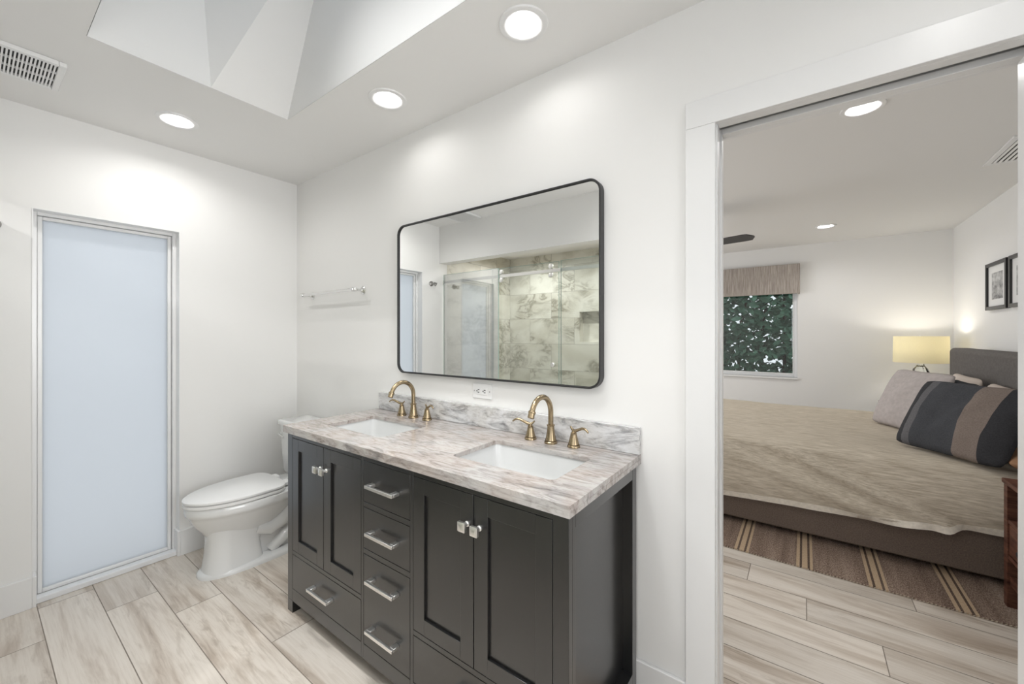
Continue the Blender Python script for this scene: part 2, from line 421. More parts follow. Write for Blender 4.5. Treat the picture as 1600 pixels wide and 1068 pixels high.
def mk(name, bm, mat, parent=None, smooth=None, bevel=0.0, bseg=2, solid=None, subsurf=0, fix=True):
    if fix: bmesh.ops.recalc_face_normals(bm, faces=bm.faces[:])
    me = bpy.data.meshes.new(name); bm.to_mesh(me); bm.free()
    o = bpy.data.objects.new(name, me); COL.objects.link(o)
    me.materials.append(M[mat] if isinstance(mat, str) else mat)
    if parent is not None:
        o.parent = parent
        off = Vector((0, 0, 0)); p = parent
        while p: off += p.location; p = p.parent
        me.transform(Matrix.Translation(-off))
    if smooth is not None:
        me.polygons.foreach_set('use_smooth', [True] * len(me.polygons))
        me.set_sharp_from_angle(angle=R(smooth))
    if bevel:
        md = o.modifiers.new('bevel', 'BEVEL'); md.width = bevel; md.segments = bseg; md.limit_method = 'ANGLE'; md.angle_limit = R(40)
        if smooth is None:
            me.polygons.foreach_set('use_smooth', [True] * len(me.polygons)); me.set_sharp_from_angle(angle=R(30)); md.harden_normals = False
    if solid:
        md = o.modifiers.new('solid', 'SOLIDIFY'); md.thickness = solid; md.offset = -1
    if subsurf:
        md = o.modifiers.new('sub', 'SUBSURF'); md.levels = subsurf; md.render_levels = subsurf
    return o
def tag(o, label, cat, group=None, kind=None):
    o['label'] = label; o['category'] = cat
    if group: o['group'] = group
    if kind: o['kind'] = kind
    return o
def thing(name, loc, label, cat, group=None):
    o = bpy.data.objects.new(name, None); COL.objects.link(o); o.location = loc
    o.empty_display_size = 0.1
    return tag(o, label, cat, group)
def struct(name, bm, mat, **kw):
    o = mk(name, bm, mat, **kw); o['kind'] = 'structure'
    return o
def sroot(name, loc=(0, 0, 0)):
    o = bpy.data.objects.new(name, None); COL.objects.link(o); o.location = loc; o['kind'] = 'structure'
    return o
def dup(root, loc, label, rot=None):
    def rec(src, par):
        c = src.copy(); COL.objects.link(c)
        if par: c.parent = par
        for ch in src.children: rec(ch, c)
        return c
    r = rec(root, None); r.location = loc
    if rot is not None: r.rotation_euler = rot
    r['label'] = label
    return r

# ================================================================== SETTING
H = 2.44
YF = -1.49          # room face of the wall over the shower
SHOWER_FILL_CANS = [(0.55, -2.2), (1.6, -2.2)]  # unseen downlights added to brighten the shower
XR = 4.302          # right-hand wall of both rooms
YB = 4.653          # far wall of the bedroom
# ---- floor: porcelain planks along x, grout bed just below
def floor():
    bm = nb(); uvl = bm.loops.layers.uv.new('UVMap'); tl = bm.loops.layers.float_color.new('tone')
    g = 0.0018; PW = 0.1915; PL = 1.2; y0 = -1.246
    starts = {0: .37, 1: .043, 2: .335, 3: .62, 4: 1.185, 5: .20, 9: .85, 10: .10, 11: .91, 12: .65, 13: .39}
    rng = random.Random(3)
    for k in range(-8, 32):
        a, b = y0 + (k - 1) * PW, y0 + k * PW          # row k-1..k ; row label k covers below line k
        s = starts.get(k, rng.random() * PL)
        s = s - PL * math.ceil((s + 0.4) / PL)
        x = s
        while x < XR + 0.1:
            xa, xb = max(x + g, -0.30), min(x + PL - g, XR + 0.1)
            ya, yb = max(a + g, -2.85), min(b - g, YB + 0.1)
            ou, ov, tn = rng.random() * 50, rng.random() * 50, rng.random()
            if xb > xa and yb > ya:
                ps = [(xa, ya), (xb, ya), (xb, yb), (xa, yb)]
                f = bm.faces.new([bm.verts.new((px, py, 0)) for px, py in ps])
                for lp, (px, py) in zip(f.loops, ps):
                    lp[uvl].uv = (px + ou, py + ov); lp[tl] = (tn, tn, tn, 1)
            x += PL
    f = struct('floor', bm, 'floor', fix=False)
    bed = B(-0.30, XR + 0.1, -2.85, YB + 0.1, -0.10, -0.0012)
    mk('grout', bed, 'grout', f)
floor()

# ---- walls as boxes around rectangular holes
def wall(name, axis, a0, a1, z0, z1, t0, t1, holes, mat='wall'):
    xs = sorted({a0, a1, *[v for h in holes for v in h[:2]]}); zs = sorted({z0, z1, *[v for h in holes for v in h[2:]]})
    bm = nb()
    for i in range(len(xs) - 1):
        for j in range(len(zs) - 1):
            cx, cz = (xs[i] + xs[i + 1]) / 2, (zs[j] + zs[j + 1]) / 2
            if any(h[0] < cx < h[1] and h[2] < cz < h[3] for h in holes): continue
            if axis == 'x': box(bm, xs[i], xs[i + 1], t0, t1, zs[j], zs[j + 1])
            else: box(bm, t0, t1, xs[i], xs[i + 1], zs[j], zs[j + 1])
    bmesh.ops.remove_doubles(bm, verts=bm.verts[:], dist=1e-5)
    # drop interior faces shared by two cells
    seen = {}
    for f in bm.faces:
        seen.setdefault(tuple(sorted(v.index for v in f.verts)), []).append(f)
    bm.verts.index_update(); seen = {}
    for f in bm.faces: seen.setdefault(tuple(sorted(v.index for v in f.verts)), []).append(f)
    kill = [f for l in seen.values() if len(l) > 1 for f in l]
    if kill: bmesh.ops.delete(bm, geom=kill, context='FACES_ONLY')
    return struct(name, bm, mat)
WY0, WY1, WZ1 = -1.261, -0.689, 1.950          # frosted window opening
DX0, DX1, DZ = 2.790, 3.58, 2.037              # rough door opening
wall('wall_left', 'y', -1.60, 0.0, 0.0, H, -0.16, 0.0, [(WY0, WY1, -0.1, WZ1)])
bm_holes = [(DX0, DX1, -0.1, DZ + 0.05)]
wall('wall_back', 'x', -0.16, XR, 0.0, H, 0.0, 0.12, [(DX0, 4.24, -0.1, DZ + 0.05)])
# double skin of the pocket that the sliding door runs into
bm = nb(); box(bm, DX1, 4.24, 0.0, 0.030, 0, DZ + 0.05); box(bm, DX1, 4.24, 0.090, 0.12, 0, DZ + 0.05)
struct('wall_pocket', bm, 'wall')
wall('wall_right', 'y', -2.86, 0.0, 0.0, H, XR, XR + 0.14, [(-2.0, -0.6, 0.9, 2.1)])
wall('wall_front', 'x', 2.30, XR + 0.14, 0.0, H, -2.89, -2.75, [(2.5, 4.1, 0.9, 2.2)])
wall('wall_shower_header', 'x', 0.0, 2.20, 2.065, H, YF - 0.12, YF, [])
wall('wall_shower_end', 'y', -2.75, YF, 0.0, H, 2.20, 2.30, [])
wall('wall_shower_left', 'y', -2.86, -1.60, 0.0, H, -0.16, 0.0, [], 'tile_yz')
wall('wall_shower_back', 'x', 0.0, 2.20, 0.0, H, -2.86, -2.72, [(0.98, 1.36, 1.25, 1.59)], 'tile_xz')
struct('wall_shower_niche', B(0.98, 1.36, -2.86, -2.815, 1.25, 1.59), 'tile_xz')
struct('wall_shower_lining', B(2.185, 2.20, -2.72, YF - 0.02, 0.0, 2.29), 'tile_yz')
struct('ceiling_shower', plate(nb(), [(0, -2.72), (2.2, -2.72), (2.2, YF - .12), (0, YF - .12)], [circle(x, y, 0.064) for x, y in SHOWER_FILL_CANS], 2.29, 2.35), 'ceil')
struct('floor_shower', B(0.0, 2.185, -2.72, YF - 0.12, 0.0, 0.02), 'tile_xy')
struct('trim_1', B(0.0, 2.185, YF - 0.13, YF - 0.03, 0.0, 0.10), 'tile_xz', bevel=0.003)
# bedroom
wall('wall_bedroom_back', 'x', -0.30, XR + 0.14, 0.0, H, YB, YB + 0.14, [(1.90, 2.972, 0.795, 2.06)])
wall('wall_bedroom_right', 'y', 0.0, YB, 0.0, H, XR, XR + 0.14, [])
wall('wall_bedroom_left', 'y', 0.12, YB, 0.0, H, -0.30, -0.16, [(1.4, 3.4, 0.9, 2.1)])

# ---- ceiling with holes for the cans, the skylight and nothing else
BATH_CANS = [(2.229, -0.271), (1.454, -0.275), (0.417, -0.804), (3.45, -0.62), (3.35, -1.9), (2.25, -1.33), (2.75, -1.33)]  # from the doorway one on: unseen downlights added for even light
BED_CANS = [(3.272, 1.141), (3.217, 3.737), (1.2, 1.2), (1.2, 3.7)]  # the left pair is unseen, added for more even light
SKX0, SKX1, SKY0, SKY1 = 0.887, 2.75, -1.185, -0.470
CAN_R = 0.060
bm = plate(nb(), [(-0.16, -2.86), (XR + .14, -2.86), (XR + .14, 0.06), (-0.16, 0.06)],
           [[(SKX0 - .0015, SKY0 - .0015), (SKX1 + .0015, SKY0 - .0015), (SKX1 + .0015, SKY1 + .0015), (SKX0 - .0015, SKY1 + .0015)]] + [circle(x, y, CAN_R + 0.004) for x, y in BATH_CANS], H, H + 0.09)
struct('ceiling', bm, 'ceil')
bm = plate(nb(), [(-0.30, 0.06), (XR + .14, 0.06), (XR + .14, YB + .14), (-0.30, YB + .14)],
           [circle(x, y, CAN_R + 0.004) for x, y in BED_CANS], H, H + 0.09)
struct('ceiling_bedroom', bm, 'ceil')
struct('ceiling_roof_deck', plate(nb(), [(-0.4, -3.0), (XR + .3, -3.0), (XR + .3, YB + .3), (-0.4, YB + .3)],
       [[(SKX0 - .3, SKY0 - .3), (SKX1 + .3, SKY0 - .3), (SKX1 + .3, SKY1 + .3), (SKX0 - .3, SKY1 + .3)]], H + 0.16, H + 0.2), 'ceil')
# skylight shaft: straight sides, with one end flared by a leaning boxed-in rafter
ST = 3.14
def shaft():
    bm = nb()
    def q(*p): bm.faces.new([bm.verts.new(c) for c in p])
    x0, x1, y0, y1 = SKX0, SKX1, SKY0, SKY1
    pe0, pe1 = (x0, -0.735, H), (1.262, -0.535, ST)
    po = (x0 - 0.02, -0.84, ST); pb0 = (x0, -0.80, H)
    q((x0, y0, H), pb0, po, (x0 - 0.02, y0, ST))                       # long straight end face
    q(pb0, pe0, pe1, po)                                                # narrow side of the boxed rafter
    q(pe0, (x0, y1, H), (1.262, y1, ST), pe1)                           # its leaning front
    q((x0, y1, H), (x1, y1, H), (x1, y1, ST), (1.262, y1, ST))          # side towards the mirror wall
    q((x1, y1, H), (x1, y0, H), (x1, y0, ST), (x1, y1, ST))
    q((x1, y0, H), (x0, y0, H), (x0 - 0.02, y0, ST), (x1, y0, ST))
    return struct('wall_skylight_shaft', bm, 'ceil', fix=False)
shaft()
struct('trim_2', plate(nb(), [(SKX0 - .3, SKY0 - .3), (SKX1 + .3, SKY0 - .3), (SKX1 + .3, SKY1 + .3), (SKX0 - .3, SKY1 + .3)],
       [[(SKX0 - .04, SKY0 - .02), (SKX1 + .02, SKY0 - .02), (SKX1 + .02, SKY1 + .02), (SKX0 - .04, SKY1 + .02)]], H + 0.1, ST), 'ceil')
w3 = sroot('window_3', (1.8, -0.83, ST))
bm = nb(); box(bm, SKX0 - .1, SKX1 + .06, SKY0 - .06, SKY0 + .02, ST, ST + .06); box(bm, SKX0 - .1, SKX1 + .06, SKY1 - .02, SKY1 + .06, ST, ST + .06)
box(bm, SKX0 - .1, SKX0 - .02, SKY0 + .02, SKY1 - .02, ST, ST + .06); box(bm, SKX1 - .02, SKX1 + .06, SKY0 + .02, SKY1 - .02, ST, ST + .06)
mk('frame', bm, 'white', w3)
mk('pane', B(SKX0 - .02, SKX1 - .02, SKY0 + .02, SKY1 - .02, ST + .02, ST + .03), 'frosted', w3)

# ---- window_1: tall frosted pane in the left wall
w1 = sroot('window_1', (-0.1, -0.975, 0))
def ring_frame(bm, x0, x1, y0, y1, z0, z1, w):
    box(bm, x0, x1, y0, y0 + w, z0, z1); box(bm, x0, x1, y1 - w, y1, z0, z1)
    box(bm, x0, x1, y0 + w, y1 - w, z0, z0 + w); box(bm, x0, x1, y0 + w, y1 - w, z1 - w, z1)
bm = nb(); ring_frame(bm, -0.130, -0.062, WY0, WY1, 0.0, WZ1, 0.020)
mk('window_frame', bm, 'white', w1, bevel=0.002)
bm = nb(); ring_frame(bm, -0.110, -0.078, WY0 + .022, WY1 - .022, 0.022, WZ1 - .022, 0.017)
mk('glazing_bead', bm, 'white', w1, bevel=0.003)
mk('pane', B(-0.102, -0.094, WY0 + .039, WY1 - .039, 0.039, WZ1 - .039), 'frosted', w1)
mk('window_sill', B(-0.062, -0.012, WY0 + 0.001, WY1 - 0.001, 0.0, 0.028), 'alu', w1, bevel=0.004)
# white corner bead lining of the reveal
bm = nb(); box(bm, -0.062, 0.003, WY1 - 0.004, WY1 + 0.0, 0.15, WZ1); box(bm, -0.062, 0.003, WY0, WY0 + 0.004, 0.15, WZ1); box(bm, -0.062, 0.003, WY0 + .004, WY1 - .004, WZ1 - .004, WZ1)
mk('reveal_lining', bm, 'white', w1)
# ---- window_2: bedroom window
w2 = sroot('window_2', (2.4, YB, 0.8))
bm = nb()
def ring_frame_x(bm, y0, y1, x0, x1, z0, z1, w):
    box(bm, x0, x0 + w, y0, y1, z0, z1); box(bm, x1 - w, x1, y0, y1, z0, z1)
    box(bm, x0 + w, x1 - w, y0, y1, z0, z0 + w); box(bm, x0 + w, x1 - w, y0, y1, z1 - w, z1)
ring_frame_x(bm, YB + 0.03, YB + 0.09, 1.90, 2.972, 0.795, 2.06, 0.035)
mk('window_frame', bm, 'alu', w2, bevel=0.003)
bm = nb(); ring_frame_x(bm, YB + 0.045, YB + 0.075, 1.937, 2.935, 0.832, 2.023, 0.012)
mk('glazing_bead', bm, 'white', w2)
mk('pane', B(1.949, 2.923, YB + 0.057, YB + 0.063, 0.844, 2.011), 'glass', w2)
mk('window_sill', B(1.88, 2.985, YB - 0.022, YB + 0.03, 0.772, 0.795), 'white', w2, bevel=0.003)
# ---- fill_window_side: unseen side window, added to go with the side fill light
w4 = sroot('fill_window_side', (XR, -1.3, 0.9))
bm = nb(); ring_frame(bm, XR + 0.04, XR + 0.1, -2.0, -0.6, 0.9, 2.1, 0.04)
mk('window_frame', bm, 'white', w4)
mk('pane', B(XR + 0.066, XR + 0.074, -1.96, -0.64, 0.94, 2.06), 'frosted', w4)
w5 = sroot('fill_window_rear', (3.3, -2.75, 0.9))  # unseen window behind the camera, added to go with the rear fill
bm = nb(); ring_frame_x(bm, -2.85, -2.79, 2.5, 4.1, 0.9, 2.2, 0.04)
mk('window_frame', bm, 'white', w5)
mk('pane', B(2.54, 4.06, -2.824, -2.816, 0.94, 2.16), 'frosted', w5)
w6 = sroot('fill_window_bedroom', (-0.16, 2.4, 0.9))  # unseen window added on the bedroom's left for its fill light
bm = nb(); ring_frame(bm, -0.26, -0.20, 1.4, 3.4, 0.9, 2.1, 0.04)
mk('window_frame', bm, 'white', w6)
mk('pane', B(-0.234, -0.226, 1.44, 3.36, 0.94, 2.06), 'frosted', w6)

# ---- baseboards
def bboard(name, x0, x1, y0, y1): return struct(name, B(x0, x1, y0, y1, 0, 0.15), 'trim', bevel=0.003)
bm = nb(); box(bm, 0, 0.014, WY1, -0.0, 0, 0.15); box(bm, -0.061, 0.014, WY1 - .014, WY1, 0, 0.15)
struct('baseboard_left', bm, 'trim', bevel=0.002)
bm = nb(); box(bm, 0, 0.014, YF, WY0, 0, 0.15); box(bm, -0.061, 0.014, WY0, WY0 + .014, 0, 0.15)
struct('baseboard_left_corner', bm, 'trim', bevel=0.002)
bboard('baseboard_back', 0.014, 2.717, -0.014, 0.0)
bboard('baseboard_right', XR - 0.014, XR, -2.7, -0.014)
bboard('baseboard_bedroom_back', -0.14, XR - 0.014, YB - 0.014, YB)
bboard('baseboard_bedroom_right', XR - 0.014, XR, 0.14, YB)

# ---- door_1: pocket doorway with casing, split jamb and sliding leaf
CX0, CX1 = 2.717, 2.808
def casing(name, y0, y1):
    bm = nb()
    box(bm, CX0, CX1, y0, y1, 0.0, 2.017); box(bm, 3.562, 3.653, y0, y1, 0.0, 2.017); box(bm, CX0, 3.653, y0, y1, 2.017, 2.107)
    return struct(name, bm, 'trim', bevel=0.002)
casing('trim_3', -0.018, 0.0)
casing('trim_4', 0.12, 0.138)
bm = nb()
box(bm, 2.790, 2.812, 0.0, 0.040, 0, 2.037); box(bm, 2.790, 2.812, 0.086, 0.12, 0, 2.037); box(bm, 2.790, 2.804, 0.040, 0.086, 0, 2.037)
box(bm, 3.558, 3.58, 0.0, 0.034, 0, 2.037); box(bm, 3.558, 3.58, 0.086, 0.12, 0, 2.037)
box(bm, 2.812, 3.558, 0.0, 0.036, 2.017, 2.037); box(bm, 2.812, 3.558, 0.088, 0.12, 2.017, 2.037)
box(bm, 2.790, 3.58, 0.0, 0.12, 2.062, 2.087)
jamb = struct('trim_5', bm, 'trim', bevel=0.0015)
mk('door_track', B(2.806, 3.556, 0.050, 0.074, 2.042, 2.060), 'steel', jamb)
bm = B(2.8041, 2.8065, 0.050, 0.076, 0.855, 0.928)
st = mk('strike_plate', bm, 'steel', jamb, bevel=0.0005); st['label'] = 'satin metal strike plate'
bm = nb(); lathe(bm, [(0.004, 2.8065), (0.003, 2.8078)], (0, 0.063, 0.868), 'x', 12); lathe(bm, [(0.004, 2.8065), (0.003, 2.8078)], (0, 0.063, 0.916), 'x', 12)
box(bm, 2.8065, 2.8072, 0.057, 0.069, 0.878, 0.905)
mk('screw', bm, 'dark', st)
door = struct('door_1', B(3.465, 4.225, 0.040, 0.080, 0.008, 1.996), 'trim', bevel=0.002)

# ================================================================== GARDEN seen through the bedroom window
struct('ground_outside', B(-8, 12, YB + 0.2, 16, -0.2, -0.12), 'ground')
def hedge():
    t = thing('hedge', (2.3, 6.2, -0.12), 'tall dense dark green leafy hedge outside the bedroom window', 'hedge')
    rng = random.Random(11); bm = nb()
    for i in range(15500):
        x = rng.uniform(0.2, 4.6); z = rng.uniform(0.0, 3.3); y = 6.15 + rng.gauss(0, 0.28)
        s = rng.uniform(0.032, 0.080); w = s * rng.uniform(0.42, 0.6)
        m = Matrix.Translation((x, y, z)) @ Matrix.Rotation(rng.uniform(-1.2, 1.2), 4, 'X') @ Matrix.Rotation(rng.uniform(0, 6.28), 4, 'Y') @ Matrix.Rotation(rng.uniform(-0.9, 0.9), 4, 'Z')
        pts = [(0, 0, -s), (w * .8, 0, -s * .35), (w, 0, s * .1), (w * .55, 0, s * .6), (0, 0, s), (-w * .55, 0, s * .6), (-w, 0, s * .1), (-w * .8, 0, -s * .35)]
        c0 = bm.verts.new(m @ Vector((0, -0.014, -s))); 
        vs = [bm.verts.new(m @ Vector((p[0], 0.012 * abs(p[0]) / w - 0.0, p[2]))) for p in pts]
        mid = bm.verts.new(m @ Vector((0, 0.02, 0)))
        bm.verts.remove(c0)
        for k in range(8): bm.faces.new((vs[k], vs[(k + 1) % 8], mid))
    mk('foliage', bm, 'leaf', t, fix=False)
    bm = nb()
    for i in range(14):
        x = 0.4 + i * 0.3; tube(bm, [(x, 6.2, -0.12), (x + rng.uniform(-.1, .1), 6.2 + rng.uniform(-.1, .1), 1.2), (x + rng.uniform(-.25, .25), 6.2 + rng.uniform(-.15, .15), 2.6)], [0.03, 0.022, 0.01], 8)
    mk('stem', bm, 'bark', t, smooth=60)
hedge()

# ================================================================== BATHROOM FIXTURES
# ---- recessed lights
def can_light(loc, label, power, color, group, H=2.44):
    x, y = loc
    t = thing('recessed_light', (x, y, H), label, 'ceiling light', group)
    bm = nb()
    prof_o = [(CAN_R, 0.0), (CAN_R + 0.002, -0.004), (0.074, -0.007), (0.086, -0.005), (0.088, 0.0)]
    seg = 48
    rings = [[(x + r * math.cos(2 * math.pi * k / seg), y + r * math.sin(2 * math.pi * k / seg), H + h) for k in range(seg)] for r, h in prof_o]
    loft(bm, rings, False, False)
    mk('trim_ring', bm, 'white', t, smooth=50, fix=True)
    bm = nb()
    rings = [[(x + r * math.cos(2 * math.pi * k / seg), y + r * math.sin(2 * math.pi * k / seg), H + h) for k in range(seg)] for r, h in ((CAN_R, -0.002), (0.050, 0.036))]
    loft(bm, rings, False, False)
    mk('baffle', bm, 'white', t, smooth=50)
    mk('lens', lathe(nb(), [(0.0505, 0.036), (0.0505, 0.040)], (x, y, H), seg=seg), 'lens', t)
    area('downlight', (x, y, H + 0.016), (0, 0, 0), 0.080, 0.080, power, color, 'DISK', 175, t)
    return t
gl = 'round recessed downlights in the bathroom ceiling'
for i, (p, lb) in enumerate((
        (0.65, 'large round lit downlight in the ceiling above the right part of the mirror'),
        (0.75, 'round lit downlight in the ceiling beside the skylight corner, above left sink'),
        (2.6, 'round lit downlight in the ceiling near the frosted window wall'),
        (1.6, 'added fill downlight in bathroom ceiling in front of the doorway'),
        (4.0, 'added fill downlight in the ceiling beside the shower end wall'),
        (3.4, 'added fill downlight before the shower header, across the skylight from the mirror'),
        (2.0, 'added fill downlight across the skylight from the doorway casing'))):
    can_light(BATH_CANS[i], lb, p, C_DOWN, gl)
for c, w in zip(SHOWER_FILL_CANS, ('left', 'right')):
    can_light(c, 'added fill downlight in the tiled shower ceiling, %s of the two' % w, 7.5, C_DOWN, 'added fill downlights in the shower ceiling', 2.29)
gb = 'round recessed downlights in the bedroom ceiling'
can_light(BED_CANS[0], 'bedroom downlight nearest the doorway header, partly cut by it', 2.2, C_BED, gb)
can_light(BED_CANS[1], 'small lit downlight at the far end of the bedroom ceiling', P_DOWN_BED, C_BED, gb)
can_light(BED_CANS[2], 'added bedroom fill downlight on the near left side out past the door jamb', P_DOWN_BED, C_BED, gb)
can_light(BED_CANS[3], 'added bedroom fill downlight at the far left corner past the fan', P_DOWN_BED, C_BED, gb)

# ---- ceiling exhaust grille near the shower corner
def bath_vent():
    x0, x1, y0, y1 = 0.325, 0.600, -1.455, -1.205
    t = thing('ceiling_vent', ((x0 + x1) / 2, (y0 + y1) / 2, H), 'white square exhaust grille with dark slots in bathroom ceiling corner', 'vent')
    bm = nb(); z0, z1 = H - 0.018, H
    w = 0.022
    box(bm, x0, x1, y0, y0 + w, z0, z1); box(bm, x0, x1, y1 - w, y1, z0, z1); box(bm, x0, x0 + w, y0 + w, y1 - w, z0, z1); box(bm, x1 - w, x1, y0 + w, y1 - w, z0, z1)
    mk('frame', bm, 'white', t, bevel=0.003)
    mk('backing', B(x0 + w, x1 - w, y0 + w, y1 - w, H - 0.006, H), 'midgrey', t)
    bm = nb()
    n = 20; py = (y1 - y0 - 2 * w) / n
    for i in range(n):
        ya = y0 + w + i * py
        box(bm, x0 + w, x1 - w, ya + py * 0.0, ya + py * 0.52, H - 0.017, H - 0.0145)
    for k in (1, 2):
        xa = x0 + w + k * (x1 - x0 - 2 * w) / 3
        box(bm, xa - 0.002, xa + 0.002, y0 + w, y1 - w, H - 0.0165, H - 0.0075)
    mk('slat', bm, 'white', t)
bath_vent()

# ---- vanity cabinet
VX0, VX1, VF = 1.022, 2.550, -0.530
vc = thing('vanity_cabinet', (1.786, -0.27, 0), 'charcoal double vanity cabinet with four doors and silver pulls', 'cabinet')
def vanity():
    t = vc
    bx = [(1.068, 1.630), (1.645, 1.925), (1.940, 2.502)]
    ft = 0.020
    bm = nb()   # face frame
    for a, b in ((VX0, 1.068), (1.630, 1.645), (1.925, 1.940), (2.502, VX1)): box(bm, a, b, VF, VF + ft, 0.060, 0.862)
    for a, b in bx: box(bm, a, b, VF, VF + ft, 0.838, 0.862); box(bm, a, b, VF, VF + ft, 0.058, 0.118)
    for a, b in (bx[0], bx[2]): box(bm, a, b, VF, VF + ft, 0.284, 0.302)
    for za, zb in ((0.656, 0.676), (0.474, 0.494)): box(bm, 1.645, 1.925, VF, VF + ft, za, zb)
    mk('face_frame', bm, 'cab', t, bevel=0.0012)
    mk('carcass', B(VX0 + 0.045, VX1 - 0.045, VF + 0.045, -0.016, 0.105, 0.715), 'cabdark', t)
    for sx, xs in ((-1, VX0), (1, VX1)):
        bm = nb()
        xa, xb = (xs, xs + 0.044) if sx < 0 else (xs - 0.044, xs)
        box(bm, xa, xb, VF + ft, -0.492, 0.060, 0.862); box(bm, xa, xb, -0.056, -0.016, 0.060, 0.862)
        box(bm, xa, xb, -0.492, -0.056, 0.815, 0.862); box(bm, xa, xb, -0.492, -0.056, 0.060, 0.125)
        pa, pb = (xs + 0.038, xs + 0.044) if sx < 0 else (xs - 0.044, xs - 0.038)
        box(bm, pa, pb, -0.492, -0.056, 0.125, 0.815)
        mk('side_panel', bm, 'cab', t, bevel=0.0012)
    for xa, xb in ((VX0, VX0 + 0.046), (VX1 - 0.048, VX1)):
        for ya, yb in ((VF, VF + 0.046), (-0.062, -0.016)):
            mk('leg', B(xa, xb, ya, yb, 0.0, 0.060), 'cab', t, bevel=0.0015)
    def knob(x, z, par):
        bm = nb()
        lathe(bm, [(0.009, VF), (0.009, VF - 0.003), (0.006, VF - 0.006), (0.0055, VF - 0.018), (0.008, VF - 0.021)], (x, 0, z), 'y', 16)
        a, d = 0.0150, 0.0125
        rings = []
        for h, s in ((-0.019, 0.8), (-0.022, 1.0), (-0.030, 1.0), (-0.034, 0.55)):
            rings.append([(px, VF + h, pz) for px, pz in rrect(x, z, a * s, a * s, 0.003, 3)])
        loft(bm, rings)
        mk('knob', bm, 'nickel', par, smooth=35)
    def sdoor(xa, xb, za, zb, kx):
        g = 0.0018; xa += g; xb -= g; za += g; zb -= g; w = 0.054
        bm = nb()
        box(bm, xa, xa + w, VF, VF + 0.019, za, zb); box(bm, xb - w, xb, VF, VF + 0.019, za, zb)
        box(bm, xa + w, xb - w, VF, VF + 0.019, za, za + w); box(bm, xa + w, xb - w, VF, VF + 0.019, zb - w, zb)
        box(bm, xa + w, xb - w, VF + 0.009, VF + 0.017, za + w, zb - w)
        d = mk('door', bm, 'cab', t, bevel=0.001)
        knob(kx, 0.742, d)
    def pull(x, z, par, hw=0.082):
        bm = nb(); y = VF
        s = 0.006
        box(bm, x - hw, x + hw, y - 0.036, y - 0.026, z - s, z + s)
        for a, b in ((x - hw, x - hw + 0.022), (x + hw - 0.022, x + hw)): box(bm, a, b, y - 0.026, y, z - s, z + s)
        mk('handle', bm, 'nickel', par, bevel=0.0012)
    def drawer(xa, xb, za, zb, pulls):
        g = 0.0018
        d = mk('drawer', B(xa + g, xb - g, VF, VF + 0.019, za + g, zb - g), 'cab', t, bevel=0.0012)
        for x, z in pulls: pull(x, z, d)
    sdoor(1.068, 1.349, 0.302, 0.838, 1.324); sdoor(1.349, 1.630, 0.302, 0.838, 1.374)
    sdoor(1.940, 2.221, 0.302, 0.838, 2.196); sdoor(2.221, 2.502, 0.302, 0.838, 2.246)
    drawer(1.068, 1.630, 0.118, 0.284, [(1.349, 0.203)])
    drawer(1.940, 2.502, 0.118, 0.284, [(2.221, 0.203)])
    drawer(1.645, 1.925, 0.676, 0.838, [(1.785, 0.756)])
    drawer(1.645, 1.925, 0.494, 0.656, [(1.785, 0.576)])
    drawer(1.645, 1.925, 0.118, 0.474, [(1.785, 0.395), (1.785, 0.208)])
vanity()
# ---- countertop with backsplash, sinks, faucets
SINKS = [(1.385, -0.285), (2.227, -0.285)]
SHX, SHY = 0.212, 0.134
ct = thing('countertop', (1.787, -0.27, 0.862), 'veined white and beige marble countertop on the charcoal vanity', 'countertop')
bm = plate(nb(), [(1.012, -0.549), (2.562, -0.549), (2.562, -0.0015), (1.012, -0.0015)], [rrect(x, y, SHX, SHY, 0.022, 6) for x, y in SINKS], 0.8775, 0.895)
bm2_ = nb(); box(bm2_, 1.012, 2.562, -0.549, -0.528, 0.862, 0.8775); box(bm2_, 2.541, 2.562, -0.528, -0.0015, 0.862, 0.8775); box(bm2_, 1.012, 1.033, -0.528, -0.0015, 0.862, 0.8775)
slab = mk('slab', bm, 'marble', ct, bevel=0.0008)
mk('edge_strip', bm2_, 'marble', slab)
mk('backsplash', B(1.024, 2.562, -0.0205, -0.0015, 0.8955, 0.993), 'splash', ct, bevel=0.002)
def sink(c, label):
    x, y = c
    t = thing('sink', (x, y, 0.72), label, 'sink', 'undermount vanity sinks')
    bm = nb(); z = 0.877
    secs = [(SHX + .022, SHY + .022, .03, z), (SHX + .004, SHY + .004, .03, z), (SHX + .002, SHY + .002, .03, z - .012), (SHX - .015, SHY - .012, .035, z - .07), (SHX - .035, SHY - .028, .04, z - .118),
            (SHX - .06, SHY - .05, .04, z - .132), (.03, .03, .028, z - .139)]
    loft(bm, [[(a, b, zz) for a, b in rrect(x, y, hx, hy, r, 6)] for hx, hy, r, zz in secs], False, True)
    mk('basin', bm, 'basin', t, smooth=50, solid=0.006, fix=True)
    mk('drain', lathe(nb(), [(0.024, z - .1385), (0.024, z - .136), (0.016, z - .134), (0.004, z - .134)], (x, y, 0)), 'brass', t, smooth=40)
sink(SINKS[0], 'white rectangular undermount sink farther from the doorway, near toilet')
sink(SINKS[1], 'white rectangular undermount sink at the right end of the marble counter')
